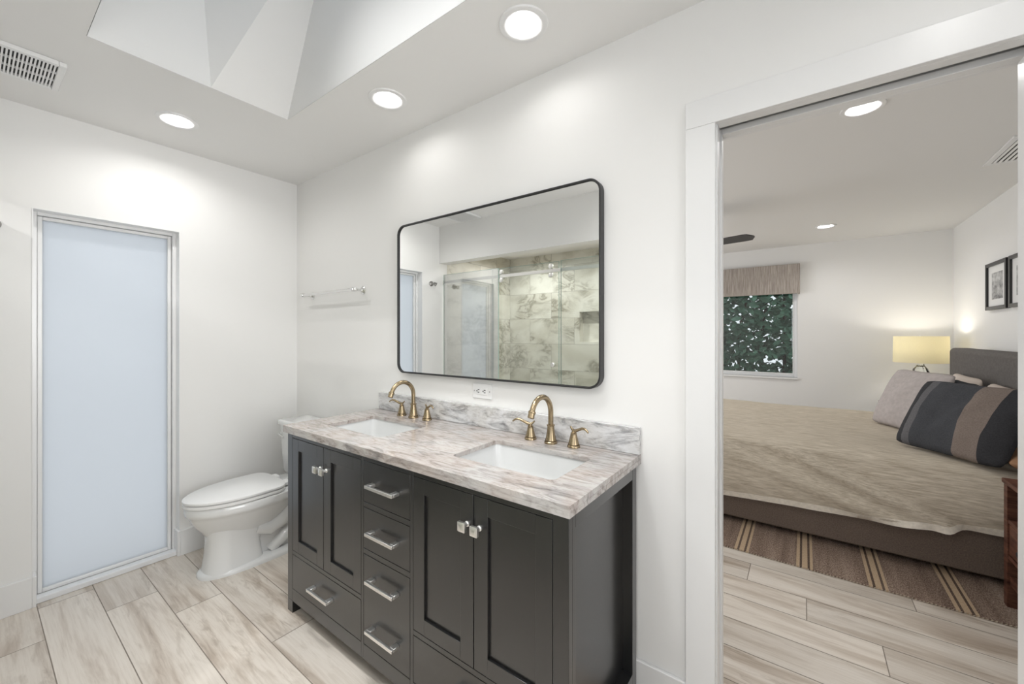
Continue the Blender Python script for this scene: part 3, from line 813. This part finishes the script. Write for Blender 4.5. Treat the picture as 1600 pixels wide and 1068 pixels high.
def faucet(x, label):
    y, z = -0.068, 0.8955
    t = thing('faucet', (x, y, z), label, 'faucet', 'antique brass widespread faucets')
    bm = nb()
    lathe(bm, [(0.026, 0), (0.026, 0.007), (0.023, 0.010)], (x, y, z), seg=28)
    lathe(bm, [(0.0225, 0.0125), (0.020, 0.022), (0.0165, 0.040), (0.0145, 0.058), (0.014, 0.068), (0.0165, 0.071), (0.0165, 0.074), (0.012, 0.076)], (x, y, z), seg=28)
    pts = [(x, y, z + 0.07), (x, y, z + 0.095)]
    r, cz = 0.070, z + 0.122
    for k in range(0, 22):
        a = R(160) * k / 21
        pts.append((x, y - r + r * math.cos(a), cz + r * math.sin(a)))
    e, d = Vector(pts[-1]), (Vector(pts[-1]) - Vector(pts[-2])).normalized()
    tube(bm, pts, 0.0105, 18)
    e2 = e + d * 0.001
    tube(bm, [e - d * .004, e, e2 + d * .005, e2 + d * .006, e2 + d * 0.022, e2 + d * 0.024], [.0105, .0145, .0145, .0128, .0128, .0105], 18)
    sp = mk('spout', bm, 'brass', t, smooth=40)
    mk('ring', lathe(nb(), [(0.0235, 0.0095), (0.0235, 0.013)], (x, y, z), seg=28), 'brassdark', sp)
    for s in (-1, 1):
        hx, hy = x + s * 0.100, y + 0.004
        bm = nb()
        lathe(bm, [(0.025, 0), (0.025, 0.006), (0.0225, 0.009)], (hx, hy, z), seg=24)
        lathe(bm, [(0.0215, 0.0115), (0.018, 0.024), (0.0135, 0.042), (0.0115, 0.052), (0.012, 0.055), (0.008, 0.057), (0.0075, 0.063), (0.003, 0.066)], (hx, hy, z), seg=24)
        hb = mk('handle', bm, 'brass', t, smooth=40)
        mk('ring', lathe(nb(), [(0.0222, 0.0085), (0.0222, 0.012)], (hx, hy, z), seg=24), 'brassdark', hb)
        dy = -0.35
        prof = [(-0.018, 0.020, .0032), (-0.010, 0.011, .0045), (0.0, 0.006, .0062), (0.012, 0.008, .0066), (0.028, 0.015, .006), (0.044, 0.022, .0055), (0.058, 0.0235, .005), (0.070, 0.019, .0042), (0.078, 0.012, .003)]
        k = math.hypot(1, dy)
        pts = [(hx + s * u / k, hy + dy * u / k, z + 0.057 + h) for u, h, _ in prof]
        mk('lever', tube(nb(), pts, [p[2] for p in prof], 12, flat=0.75), 'brass', hb, smooth=60)
faucet(1.390, 'antique brass gooseneck faucet with two levers behind the left sink')
faucet(2.222, 'antique brass gooseneck faucet with two levers behind the right sink')

# ---- mirror
def mirror():
    x0, x1, z0, z1 = 1.214, 2.420, 1.120, 1.930
    cx, cz, hx, hz = (x0 + x1) / 2, (z0 + z1) / 2, (x1 - x0) / 2, (z1 - z0) / 2
    t = thing('wall_mirror', (cx, 0, cz), 'large rounded rectangular wall mirror with thin black metal frame above the vanity', 'mirror')
    def rr(i, y): return [(a, y, b) for a, b in rrect(cx, cz, hx - i, hz - i, 0.052 - i * 0.8, 10)]
    bm = nb()
    r = [rr(0, -0.0015), rr(0, -0.035), rr(0.001, -0.036), rr(0.006, -0.036), rr(0.007, -0.035), rr(0.007, -0.0015)]
    vr = loft(bm, r, False, False)
    for i in range(len(vr[0])):
        j = (i + 1) % len(vr[0]); bm.faces.new((vr[-1][i], vr[-1][j], vr[0][j], vr[0][i]))
    mk('frame', bm, 'black', t, smooth=40)
    mk('glass', loft_obj([rr(0.0072, -0.012), rr(0.0072, -0.026), rr(0.0085, -0.028)]), 'mirror', t)
def loft_obj(rings):
    bm = nb(); loft(bm, rings); return bm
mirror()
# ---- outlet
def outlet():
    x0, x1, z0, z1 = 1.749, 1.866, 1.026, 1.097
    cx, cz = (x0 + x1) / 2, (z0 + z1) / 2
    t = thing('electrical_outlet', (cx, 0, cz), 'white double electrical outlet plate on the wall just under the mirror', 'outlet')
    mk('plate', B(x0, x1, -0.006, 0.0, z0, z1), 'white', t, bevel=0.002)
    fc = mk('receptacle', B(cx - 0.034, cx + 0.034, -0.0085, -0.006, cz - 0.0165, cz + 0.0165), 'white', t, bevel=0.001)
    for s in (-1, 1):
        px = cx + s * 0.019
        for dz in (-0.006, 0.006): mk('slot', B(px - 0.005, px + 0.005, -0.0090, -0.0084, cz + dz - 0.0018, cz + dz + 0.0018), 'dark', fc)
        mk('ground_hole', lathe(nb(), [(0.0034, -0.0090), (0.0034, -0.0084)], (px - 0.010, 0, cz), 'y', 10), 'dark', fc)
    mk('button', B(cx - 0.003, cx + 0.003, -0.0098, -0.0085, cz - 0.012, cz + 0.012), 'white', fc)
    for s in (-1, 1): mk('screw', lathe(nb(), [(0.003, -0.0068), (0.003, -0.0058)], (cx + s * 0.047, 0, cz), 'y', 12), 'steel', t)
outlet()
# ---- towel bar
def towel_bar():
    t = thing('towel_bar', (0.537, 0, 1.603), 'chrome towel bar on the wall above the toilet', 'towel bar')
    z = 1.603; xs = (0.232, 0.842)
    for x in xs:
        bm = nb()
        lathe(bm, [(0.026, -0.0), (0.026, -0.005), (0.020, -0.009), (0.012, -0.014), (0.0085, -0.022), (0.008, -0.046), (0.011, -0.050), (0.014, -0.062), (0.014, -0.078), (0.010, -0.084), (0.003, -0.086)], (x, 0, z), 'y', 24)
        mk('post', bm, 'chrome', t, smooth=40)
    bm = lathe(nb(), [(0.005, xs[0] - 0.03), (0.010, xs[0] - 0.026), (0.010, xs[0] - 0.018), (0.0085, xs[0] - 0.014), (0.0085, xs[1] + 0.014), (0.010, xs[1] + 0.018), (0.010, xs[1] + 0.026), (0.005, xs[1] + 0.03)], (0, -0.069, z), 'x', 20)
    mk('bar', bm, 'chrome', t, smooth=40)
towel_bar()
# ---- robe hook on left wall between the frosted window and the shower
def robe_hook():
    y, z = -1.378, 1.845
    t = thing('robe_hook', (0, y, z), 'small chrome robe hook on the wall beside the shower, seen in the mirror', 'hook')
    mk('base', lathe(nb(), [(0.026, 0), (0.026, 0.006), (0.02, 0.011), (0.009, 0.016), (0.008, 0.045), (0.012, 0.05), (0.012, 0.056)], (0, y, z), 'x', 24), 'steel', t, smooth=40)
    mk('hook', tube(nb(), [(0.035, y, z), (0.048, y, z - 0.02), (0.062, y, z - 0.026), (0.074, y, z - 0.014), (0.078, y, z + 0.004)], [.006, .006, .006, .006, .008], 12), 'steel', t, smooth=50)
robe_hook()

# ---- toilet
def toilet():
    cx = 0.375
    t = thing('toilet', (cx, -0.4, 0), 'white two piece porcelain toilet between the frosted window and the vanity', 'toilet')
    def egg(yf, yb, hw, z, n=64, pf=2.0, pb=2.6, mid=0.56, taper=0.0):
        ym = yf + (yb - yf) * mid; pts = []
        for k in range(n):
            a = 2 * math.pi * k / n; c, s = math.cos(a), math.sin(a)
            p = pf if s < 0 else pb
            x = hw * math.copysign(abs(c) ** (2 / p), c)
            x *= 1 - (taper * max(0, s) ** 1.5)
            y = ym + (ym - yf if s < 0 else yb - ym) * math.copysign(abs(s) ** (2 / p), s)
            pts.append((cx + x, y, z))
        return pts
    bm = nb()
    # bowl
    loft(bm, [egg(-0.665, -0.30, 0.090, 0.205), egg(-0.690, -0.27, 0.112, 0.245), egg(-0.722, -0.235, 0.142, 0.285), egg(-0.742, -0.215, 0.162, 0.325),
              egg(-0.752, -0.205, 0.174, 0.345), egg(-0.760, -0.20, 0.182, 0.352), egg(-0.763, -0.20, 0.184, 0.362), egg(-0.763, -0.20, 0.184, 0.392), egg(-0.757, -0.205, 0.178, 0.398)])
    # front column
    loft(bm, [egg(-0.692, -0.395, 0.108, 0.012, pf=2.8, pb=4), egg(-0.682, -0.405, 0.098, 0.04, pf=2.8, pb=4), egg(-0.672, -0.415, 0.090, 0.12, pf=2.8, pb=4),
              egg(-0.668, -0.41, 0.092, 0.19, pf=2.8, pb=4), egg(-0.672, -0.38, 0.098, 0.25, pf=2.6, pb=3)])
    # base flange
    loft(bm, [egg(-0.708, -0.075, 0.128, 0.0, pb=5, pf=2.6), egg(-0.708, -0.075, 0.128, 0.014, pb=5, pf=2.6), egg(-0.700, -0.083, 0.120, 0.024, pb=5, pf=2.6), egg(-0.68, -0.10, 0.10, 0.030, pb=5, pf=2.6)])
    # core behind the column and the trapway bulges
    loft(bm, [egg(-0.45, -0.09, 0.062, 0.02, pb=4), egg(-0.45, -0.09, 0.058, 0.2, pb=4), egg(-0.46, -0.10, 0.075, 0.34, pb=4)])
    for s in (-1, 1):
        tube(bm, [(cx + s * .052, -0.44, 0.20), (cx + s * .060, -0.37, 0.175), (cx + s * .064, -0.31, 0.20), (cx + s * .064, -0.26, 0.26), (cx + s * .06, -0.20, 0.30), (cx + s * .06, -0.13, 0.27), (cx + s * .06, -0.11, 0.18), (cx + s * .06, -0.12, 0.03)],
             [.045, .05, .05, .05, .05, .05, .05, .05], 18)
        tube(bm, [(cx + s * .05, -0.36, 0.03), (cx + s * .06, -0.28, 0.10), (cx + s * .055, -0.19, 0.115), (cx + s * .05, -0.10, 0.05)], [.03, .04, .045, .04], 16)
    # shelf under the tank
    loft(bm, [[(cx + a, b, z) for a, b in rrect(0, -0.15, hx, hy, 0.05, 6)] for hx, hy, z in ((0.085, 0.10, 0.31), (0.125, 0.128, 0.35), (0.135, 0.135, 0.375), (0.135, 0.135, 0.398), (0.128, 0.128, 0.404))])
    bowl = mk('bowl', bm, 'porcelain', t, smooth=45)
    for s in (-1, 1): mk('bolt_cap', lathe(nb(), [(0.016, 0.024), (0.015, 0.038), (0.010, 0.047), (0.003, 0.050)], (cx + s * 0.098, -0.235, 0), seg=20), 'white', bowl, smooth=50)
    def seatring(zs, grow, name, hole):
        bm = nb(); rings = []
        for z, d in zs: rings.append(egg(-0.770 - grow - d, -0.300 + d, 0.182 + grow + d, z, pb=9.0, mid=0.62, taper=0.30))
        loft(bm, rings)
        return mk(name, bm, 'white', t, smooth=40)
    seatring([(0.400, -.006), (0.404, 0), (0.416, 0), (0.420, -.006)], 0.0, 'seat', True)
    seatring([(0.4235, -.008), (0.427, 0), (0.437, 0), (0.4445, -.010)], 0.002, 'lid', False)
    for s in (-1, 1): mk('hinge', B(cx + s * .075 - .03, cx + s * .075 + .03, -0.298, -0.262, 0.4045, 0.430), 'white', t, bevel=0.006)
    # tank
    def tk(hx, y0, y1, z, r=0.035): return [(cx + a, b, z) for a, b in rrect(0, (y0 + y1) / 2, hx, (y1 - y0) / 2, r, 6)]
    bm = nb()
    loft(bm, [tk(0.165, -0.178, -0.03, 0.405), tk(0.182, -0.192, -0.022, 0.425), tk(0.192, -0.200, -0.020, 0.56), tk(0.203, -0.206, -0.018, 0.728)])
    tank = mk('tank', bm, 'porcelain', t, smooth=45)
    mk('tank_lid', loft_obj([tk(0.205, -0.208, -0.017, 0.7285), tk(0.214, -0.216, -0.016, 0.733), tk(0.214, -0.216, -0.016, 0.752), tk(0.205, -0.208, -0.02, 0.760)]), 'porcelain', t, smooth=45)
    bm = nb(); lathe(bm, [(0.014, -0.203), (0.014, -0.214), (0.008, -0.218), (0.008, -0.228)], (cx - 0.150, 0, 0.668), 'y', 18)
    tube(bm, [(cx - 0.150, -0.224, 0.668), (cx - 0.115, -0.226, 0.664), (cx - 0.085, -0.226, 0.656)], [.007, .006, .008], 10)
    mk('flush_lever', bm, 'chrome', tank, smooth=40)
toilet()

# ---- shower enclosure opposite the mirror
GY = -1.555
def shower():
    t = thing('shower_rail', (1.1, GY, 1.875), 'long satin metal rail across the shower opening, seen in the mirror', 'shower rail')
    mk('rail', B(0.012, 2.175, GY - 0.005, GY + 0.005, 1.862, 1.890), 'nickel', t, bevel=0.001)
    for x in (0.0062, 2.1785):
        mk('bracket', lathe(nb(), [(0.022, x - 0.006), (0.022, x + 0.006)], (0, GY, 1.876), 'x', 20), 'nickel', t, smooth=40)
    def panel(x0, x1, y, z0, z1, name, label, mat='showerdoor'):
        p = thing(name, ((x0 + x1) / 2, y, z0), label, 'shower glass')
        mk('glass', B(x0, x1, y - 0.004, y + 0.004, z0, z1), mat, p)
        bm = nb(); box(bm, x0 - 0.0025, x0, y - 0.0045, y + 0.0045, z0, z1); box(bm, x1, x1 + 0.0025, y - 0.0045, y + 0.0045, z0, z1); box(bm, x0, x1, y - 0.0045, y + 0.0045, z1, z1 + .002)
        mk('edge', bm, 'glassedge', p)
        return p
    panel(0.016, 0.735, GY + 0.012, 0.10, 1.95, 'shower_glass', 'fixed clear glass shower panel against the tiled left wall, seen in mirror', 'showerglass')
    panel(1.40, 2.17, GY + 0.012, 0.10, 1.95, 'shower_glass', 'fixed clear glass shower panel in front of the niche, seen in mirror')
    d = panel(0.64, 1.365, GY - 0.014, 0.115, 1.95, 'shower_door', 'sliding clear glass shower door with two rollers, seen in mirror')
    for x in (0.765, 1.300):
        bm = nb()
        for z in (1.914, 1.838): lathe(bm, [(0.019, GY - 0.006), (0.022, GY + 0.004), (0.022, GY + 0.016), (0.016, GY + 0.020)], (x, 0, z), 'y', 20)
        box(bm, x - 0.010, x + 0.010, GY - 0.009, GY - 0.006, 1.835, 1.93)
        mk('roller', bm, 'nickel', d, smooth=40)
    mk('knob', lathe(nb(), [(0.012, GY - 0.010), (0.012, GY + 0.004), (0.020, GY + 0.008), (0.020, GY + 0.030), (0.016, GY + 0.034)], (1.325, 0, 1.076), 'y', 24), 'nickel', d, smooth=40)
shower()

# ================================================================== BEDROOM
RZ = 0.009
def rug():
    bm = B(1.85, 4.10, 1.362, 3.95, 0.0005, RZ)
    o = tag(mk('rug', bm, 'rug'), 'flat woven brown rug with tan stripes under the bed', 'rug')
    bm = nb()
    x = 1.85
    while x < 4.09:
        tube(bm, [(x, 1.366, 0.0015), (x + 0.004, 1.359, 0.004), (x + 0.008, 1.362, 0.0062)], 0.0022, 5); x += 0.014
    mk('edge_stitching', bm, 'stitch', o, smooth=60)
rug()
def bed():
    t = thing('bed', (3.1, 2.71, RZ), 'upholstered platform bed with grey headboard and brown base', 'bed')
    bm = nb(); box(bm, 2.02, 4.075, 1.772, 3.648, RZ + 0.028, 0.335)
    mk('base', bm, 'baseup', t, bevel=0.012, bseg=3)
    for x in (2.15, 3.95):
        for y in (1.88, 3.54): mk('foot', B(x - 0.03, x + 0.03, y - 0.03, y + 0.03, RZ, RZ + 0.0285), 'blackwood', t)
    mk('headboard', B(4.078, 4.215, 1.690, 3.715, RZ, 1.215), 'headup', t, bevel=0.035, bseg=4)
    mk('mattress', B(2.06, 4.07, 1.80, 3.62, 0.335, 0.56), 'mattress', t, bevel=0.05, bseg=3)
bed()
def coverlet():
    # cross-section parameter s: near hem -> up the near side -> across the top -> down the far side
    nx, x0, x1 = 120, 2.02, 4.068
    prof = []
    def hemz(x): return 0.204 + 0.049 * (x - 2.58) + 0.022 * (1 / (1 + math.exp(-(x - 3.71) / 0.015))) + 0.003 * math.sin(x * 7)
    secN = 14
    rows = []
    for i in range(nx + 1):
        x = x0 + (x1 - x0) * i / nx
        hz = hemz(x)
        kink = math.exp(-((x - 3.67) / 0.035) ** 2)
        ring = []
        hz -= 0.006 * kink
        top = 0.612
        pts = []
        for k in range(16):                                   # near drape, bulging outwards, rolling onto the top
            u = k / 15
            z = hz + (top - 0.055 - hz) * u
            y = 1.712 + 0.055 * u ** 2.2 - 0.012 * math.sin(u * math.pi)
            pts.append((y, z, 1.0))
        for k in range(1, 9):
            a = R(90) * k / 8
            pts.append((1.767 + 0.14 * (1 - math.cos(a)), top - 0.055 + 0.055 * math.sin(a), 1 - k / 10))
        for k in range(1, 40):
            pts.append((1.907 + (3.52 - 1.907) * k / 39, top, 0.15))
        for k in range(1, 9):
            a = R(90) * k / 8
            pts.append((3.52 + 0.14 * math.sin(a), top - 0.055 * (1 - math.cos(a)), 0.2))
        for k in range(1, 8): pts.append((3.665 + .01 * k / 7, top - 0.055 - 0.25 * k / 7, 0.3))
        for y, z, wgt in pts:
            n1 = noise.noise((x * 2.1, y * 3.0, z * 5.0)); n2 = noise.noise((x * 6.0 + z * 9, y * 7.0, z * 10.0))
            # long shallow diagonal folds along the near side
            d = z - 0.36 + 0.30 * (x - 3.1)
            fold = 0.034 * math.exp(-(d / 0.045) ** 2) * (0.4 + 0.6 * min(1, max(0, (x - 2.4)))) - 0.022 * math.exp(-((d - 0.075) / 0.035) ** 2)
            d2 = z - 0.50 + 0.42 * (x - 3.1)
            fold += (0.026 * math.exp(-(d2 / 0.030) ** 2) - 0.016 * math.exp(-((d2 - 0.06) / 0.03) ** 2)) * min(1, max(0, (x - 2.5) * 2))
            off = wgt * (fold + 0.010 * n1 + 0.005 * n2 + 0.014 * kink * math.exp(-((z - 0.27) / 0.05) ** 2))
            ring.append((x, y - off * wgt, z + (1 - wgt) * (0.014 * n1 + 0.006 * n2)))
        rows.append(ring)
    bm = nb()
    loft(bm, rows, False, False, closed=False)
    o = mk('coverlet', bm, 'comforter', None, smooth=180, solid=0.012)
    tag(o, 'oatmeal beige coverlet draped over the bed with paler hem', 'bedspread')
    bm = nb(); rr_ = []
    for r in rows:
        a, b = Vector(r[0]), Vector(r[2])
        up = (b - a).normalized(); w = 0.032
        out = Vector((0, -1, 0))
        p0 = a + out * 0.007 - up * 0.004; p1 = a + up * w + out * 0.006
        rr_.append([p0, p1, p1 - out * 0.0025, p0 - out * 0.018])
    loft(bm, rr_, True, True)
    h = mk('hem', bm, 'hem', o, smooth=60); h['label'] = 'paler hem band'
coverlet()
def pillow(name, w, h, th, mat, loc, rot, label, cat='pillow', n=26, seed=0, crease=0.010):
    bm = nb(); grid = {}
    for side in (1, -1):
        for i in range(n + 1):
            for j in range(n + 1):
                u, v = -1 + 2 * i / n, -1 + 2 * j / n
                edge = i in (0, n) or j in (0, n)
                if edge and side == -1: grid[side, i, j] = grid[1, i, j]; continue
                pinch = 1 - 0.03 * (1 - abs(v) ** 2) * abs(u) ** 3 - 0.085 * abs(v) ** 6 * abs(u)
                pin2 = 1 - 0.05 * (1 - abs(u) ** 2) * abs(v) ** 3 - 0.085 * abs(u) ** 6 * abs(v)
                x = w / 2 * u * pinch; y = h / 2 * v * pin2
                tz = th / 2 * ((1 - abs(u) ** 2.4) * (1 - abs(v) ** 2.4)) ** 0.55
                nn = noise.noise((x * 7 + seed, y * 7, side * 3.1)) + 0.5 * noise.noise((x * 17 + seed, y * 13, side))
                tz += crease * nn * (1 - max(abs(u), abs(v)) ** 4)
                grid[side, i, j] = bm.verts.new((x, y, side * tz))
        for i in range(n):
            for j in range(n):
                a = [grid[side, i, j], grid[side, i + 1, j], grid[side, i + 1, j + 1], grid[side, i, j + 1]]
                bm.faces.new(a if side > 0 else a[::-1])
    o = mk(name, bm, mat, None, smooth=180)
    o.location = loc; o.rotation_euler = rot
    return tag(o, label, cat, 'pillows on the bed')
# pillow axes: local x = width, y = height, z = face normal.  Built by (tilt back, turn) matrices
def lean(turn, tilt, roll=0):
    # turn: heading of the face normal from -y (towards camera) about z; tilt: lean back from upright
    return (Matrix.Rotation(R(turn), 4, 'Z') @ Matrix.Rotation(R(90 - tilt), 4, 'X') @ Matrix.Rotation(R(roll), 4, 'Z')).to_euler()
pillow('pillow', 0.70, 0.42, 0.12, 'cream', (3.985, 3.02, 0.822), lean(-90, 15), 'pale cream pillow standing against the grey headboard, farther from doorway', seed=1)
pillow('pillow', 0.62, 0.42, 0.12, 'cream', (3.985, 2.27, 0.815), lean(-90, 15), 'pale cream pillow against headboard, just behind the brown stripe of the large pillow', seed=2)
pillow('pillow', 0.46, 0.42, 0.09, 'darklinen', (3.862, 2.50, 0.818), lean(-86, 16), 'charcoal pillow just showing behind the striped pillow', seed=3)
pillow('pillow', 0.56, 0.49, 0.13, 'lilac', (3.690, 2.78, 0.835), lean(-64, 24), 'lilac grey square pillow behind the charcoal striped one', seed=4, crease=0.014)
pillow('pillow', 0.60, 0.48, 0.15, 'stripe', (3.785, 2.025, 0.828), lean(-52, 29), 'large charcoal pillow with a broad brown stripe', seed=5, crease=0.022)
pillow('pillow', 0.26, 0.20, 0.09, 'tan', (4.008, 1.83, 0.668), (R(8), R(-8), R(80)), 'small tan cushion lying by the headboard behind the nightstand', seed=6)

def nightstand(loc, label, mat):
    x, y, z0 = loc            # centre of footprint, front faces -x
    hx, hy, h = 0.205, 0.235, 0.615
    t = thing('nightstand', loc, label, 'nightstand', 'bedside tables')
    X0, X1, Y0, Y1 = x - hx, x + hx, y - hy, y + hy
    mk('top', B(X0 - .006, X1, Y0 - .006, Y1 + .006, z0 + h - 0.022, z0 + h), mat, t, bevel=0.003)
    for xa in (X0, X1 - 0.04):
        for ya in (Y0, Y1 - 0.04): mk('leg', B(xa, xa + 0.04, ya, ya + 0.04, z0, z0 + h - 0.022), mat, t, bevel=0.002)
    bm = nb()
    for ya in (Y0 + 0.006, Y1 - 0.022): box(bm, X0 + 0.04, X1 - 0.04, ya, ya + 0.016, z0 + 0.24, z0 + h - 0.022)
    box(bm, X1 - 0.03, X1 - 0.014, Y0 + 0.04, Y1 - 0.04, z0 + 0.24, z0 + h - 0.022)
    box(bm, X0 + 0.004, X1 - 0.03, Y0 + 0.04, Y1 - 0.04, z0 + 0.408, z0 + 0.426)
    box(bm, X0 + 0.004, X1 - 0.03, Y0 + 0.04, Y1 - 0.04, z0 + 0.235, z0 + 0.253)
    mk('case', bm, mat, t)
    d = mk('drawer', B(X0 + 0.006, X0 + 0.026, Y0 + 0.042, Y1 - 0.042, z0 + 0.258, z0 + 0.404), mat, t, bevel=0.003)
    mk('knob', lathe(nb(), [(0.006, X0 + 0.006), (0.006, X0 - 0.010), (0.013, X0 - 0.013), (0.013, X0 - 0.022), (0.008, X0 - 0.025)], (0, y, z0 + 0.33), 'x', 16), 'black', d, smooth=40)
    bm = nb(); box(bm, X0 + 0.01, X0 + 0.03, Y0 + 0.04, Y1 - 0.04, z0 + 0.11, z0 + 0.15); box(bm, X1 - 0.03, X1 - 0.01, Y0 + 0.04, Y1 - 0.04, z0 + 0.11, z0 + 0.15)
    for ya in (Y0 + 0.01, Y1 - 0.03): box(bm, X0 + 0.04, X1 - 0.04, ya, ya + 0.02, z0 + 0.11, z0 + 0.15)
    mk('stretcher', bm, mat, t)
    return t
nightstand((4.040, 1.338, RZ), 'dark reddish brown wooden nightstand at the near side of the bed', 'walnut')
nightstand((3.905, 4.20, 0.0), 'grey brown nightstand past the far side of the bed, under the lamp', 'greywood')
def lamp():
    x, y, z = 3.990, 4.25, 0.6155
    t = thing('table_lamp', (x, y, z), 'lit table lamp with wide cream drum shade and clear glass base', 'lamp')
    bm = lathe(nb(), [(0.075, 0), (0.078, 0.01), (0.095, 0.05), (0.11, 0.12), (0.105, 0.20), (0.085, 0.29), (0.055, 0.37), (0.030, 0.405), (0.028, 0.42)], (x, y, z), seg=10)
    mk('base', bm, 'lampglass', t)
    mk('stem', lathe(nb(), [(0.020, 0.4205), (0.020, 0.432), (0.008, 0.436), (0.008, 0.500), (0.012, 0.505)], (x, y, z), seg=20), 'nickel', t, smooth=40)
    z0, z1, r = 1.050, 1.315, 0.205
    bm = nb(); seg = 48
    rings = [[(x + rr * math.cos(2 * math.pi * k / seg), y + rr * math.sin(2 * math.pi * k / seg), zz) for k in range(seg)] for rr, zz in ((r, z0), (r - 0.004, z1), (r - 0.007, z1), (r - 0.003, z0))]
    vr = loft(bm, rings, False, False)
    for i in range(seg):
        j = (i + 1) % seg; bm.faces.new((vr[3][i], vr[3][j], vr[0][j], vr[0][i]))
    mk('shade', bm, 'shade', t, smooth=40)
    mk('bulb', lathe(nb(), [(0.012, 0.505), (0.016, 0.515), (0.030, 0.545), (0.026, 0.575), (0.006, 0.592)], (x, y, z), seg=20), 'bulb', t, smooth=60)
    bm = nb()
    for k in range(3):
        a = 2 * math.pi * k / 3 + 0.4
        tube(bm, [(x, y, z1 - 0.02), (x + (r - .006) * math.cos(a), y + (r - .006) * math.sin(a), z1 - 0.012)], 0.002, 6)
    tube(bm, [(x, y, 1.2065), (x, y, z1 - 0.018)], 0.0025, 6)
    mk('harp', bm, 'nickel', t)
    mk('finial', lathe(nb(), [(0.004, 1.293), (0.004, 1.303), (0.010, 1.309), (0.010, 1.317), (0.004, 1.323)], (x, y, 0), seg=16), 'nickel', t, smooth=40)
    d = bpy.data.lights.new('bulb_light', 'POINT'); d.energy = P_BULB; d.color = (1.0, 0.95, 0.87); d.shadow_soft_size = 0.035
    lo = bpy.data.objects.new('bulb_light', d); COL.objects.link(lo); lo.parent = t; lo.location = (0, 0, 1.215 + 0.03 - z)
lamp()
def picture(y1, y0, label):
    z0, z1 = 1.533, 1.918; x = XR
    t = thing('picture_frame', (x, (y0 + y1) / 2, z0), label, 'framed picture', 'black framed prints above the headboard')
    bm = nb(); w = 0.028
    box(bm, x - 0.028, x, y0, y0 + w, z0, z1); box(bm, x - 0.028, x, y1 - w, y1, z0, z1); box(bm, x - 0.028, x, y0 + w, y1 - w, z0, z0 + w); box(bm, x - 0.028, x, y0 + w, y1 - w, z1 - w, z1)
    mk('frame', bm, 'blackwood', t, bevel=0.002)
    mk('mat', B(x - 0.014, x - 0.010, y0 + w, y1 - w, z0 + w, z1 - w), 'paper', t)
    mk('print', B(x - 0.0145, x - 0.014, y0 + 0.10, y1 - 0.10, z0 + 0.085, z1 - 0.085), 'print', t)
picture(3.640, 3.210, 'black framed print with white mat, farther from doorway above the headboard')
picture(3.165, 2.735, 'second black framed print, right of the first and cut by the door edge')
def valance():
    x1, z0, z1, y0 = 2.998, 1.838, 2.205, YB - 0.085
    t = thing('window_valance', (2.4, YB, z0), 'woven taupe fabric valance box over the bedroom window', 'valance')
    bm = nb(); box(bm, 1.88, x1, y0, y0 + 0.02, z0, z1); box(bm, x1 - 0.02, x1, y0 + 0.02, YB, z0, z1); box(bm, 1.88, 1.90, y0 + 0.02, YB, z0, z1); box(bm, 1.90, x1 - 0.02, y0 + 0.02, YB, z1 - 0.02, z1)
    mk('cornice', bm, 'valance', t, bevel=0.004)
valance()
def bed_vent():
    x0, x1, y0, y1 = 3.985, 4.19, 2.0, 2.49
    t = thing('ceiling_vent', ((x0 + x1) / 2, (y0 + y1) / 2, H), 'white louvred air vent in bedroom ceiling, cut by the door edge', 'vent')
    bm = nb(); w = 0.03; za, zb = H - 0.010, H
    box(bm, x0, x1, y0, y0 + w, za, zb); box(bm, x0, x1, y1 - w, y1, za, zb); box(bm, x0, x0 + w, y0 + w, y1 - w, za, zb); box(bm, x1 - w, x1, y0 + w, y1 - w, za, zb)
    mk('frame', bm, 'white', t, bevel=0.003)
    mk('backing', B(x0 + w, x1 - w, y0 + w, y1 - w, H - 0.003, H), 'midgrey', t)
    bm = nb(); n = 6
    for i in range(n):
        xa = x0 + w + (i + 0.2) * (x1 - x0 - 2 * w) / n
        vs = [(xa, H - 0.006), (xa + 0.010, H - 0.011), (xa + 0.012, H - 0.010), (xa + 0.002, H - 0.005)]
        loft(bm, [[(a, yy, b) for a, b in vs] for yy in (y0 + w, y1 - w)])
    mk('louvre', bm, 'white', t)
bed_vent()
def fan():
    cx, cy, zb = 2.06, 2.60, 2.155
    t = thing('ceiling_fan', (cx, cy, H), 'grey ceiling fan in bedroom with one blade tip showing past the jamb', 'ceiling fan')
    mk('canopy', lathe(nb(), [(0.065, H), (0.065, H - 0.03), (0.03, H - 0.06), (0.013, H - 0.065)], (cx, cy, 0), seg=28), 'black', t, smooth=40)
    mk('downrod', lathe(nb(), [(0.012, H - 0.066), (0.012, H - 0.20)], (cx, cy, 0), seg=16), 'black', t, smooth=40)
    mk('motor', lathe(nb(), [(0.03, H - 0.2005), (0.09, H - 0.225), (0.10, H - 0.27), (0.09, H - 0.32), (0.03, H - 0.335)], (cx, cy, 0), seg=28), 'black', t, smooth=40)
    for k in range(3):
        a = R(-13 + 120 * k)
        bm = nb(); rings = []
        rot = Matrix.Translation((cx, cy, zb)) @ Matrix.Rotation(a, 4, 'Z')
        for i in range(17):
            u = i / 16; r = 0.085 + 0.575 * u
            hw = (0.050 + 0.030 * math.sin(u * math.pi * 0.6)) * (1.0 if u < 0.9 else math.sqrt(max(0.02, 1 - ((u - 0.9) / 0.1) ** 2)))
            tw = Matrix.Rotation(R(-7), 4, 'X')
            rings.append([rot @ (Vector((r, 0, 0)) + tw @ Vector((0, s * hw, d))) for s, d in ((-1, -0.004), (1, -0.004), (1, 0.004), (-1, 0.004))])
        loft(bm, rings)
        mk('blade', bm, 'fanwood', t, smooth=30)
fan()
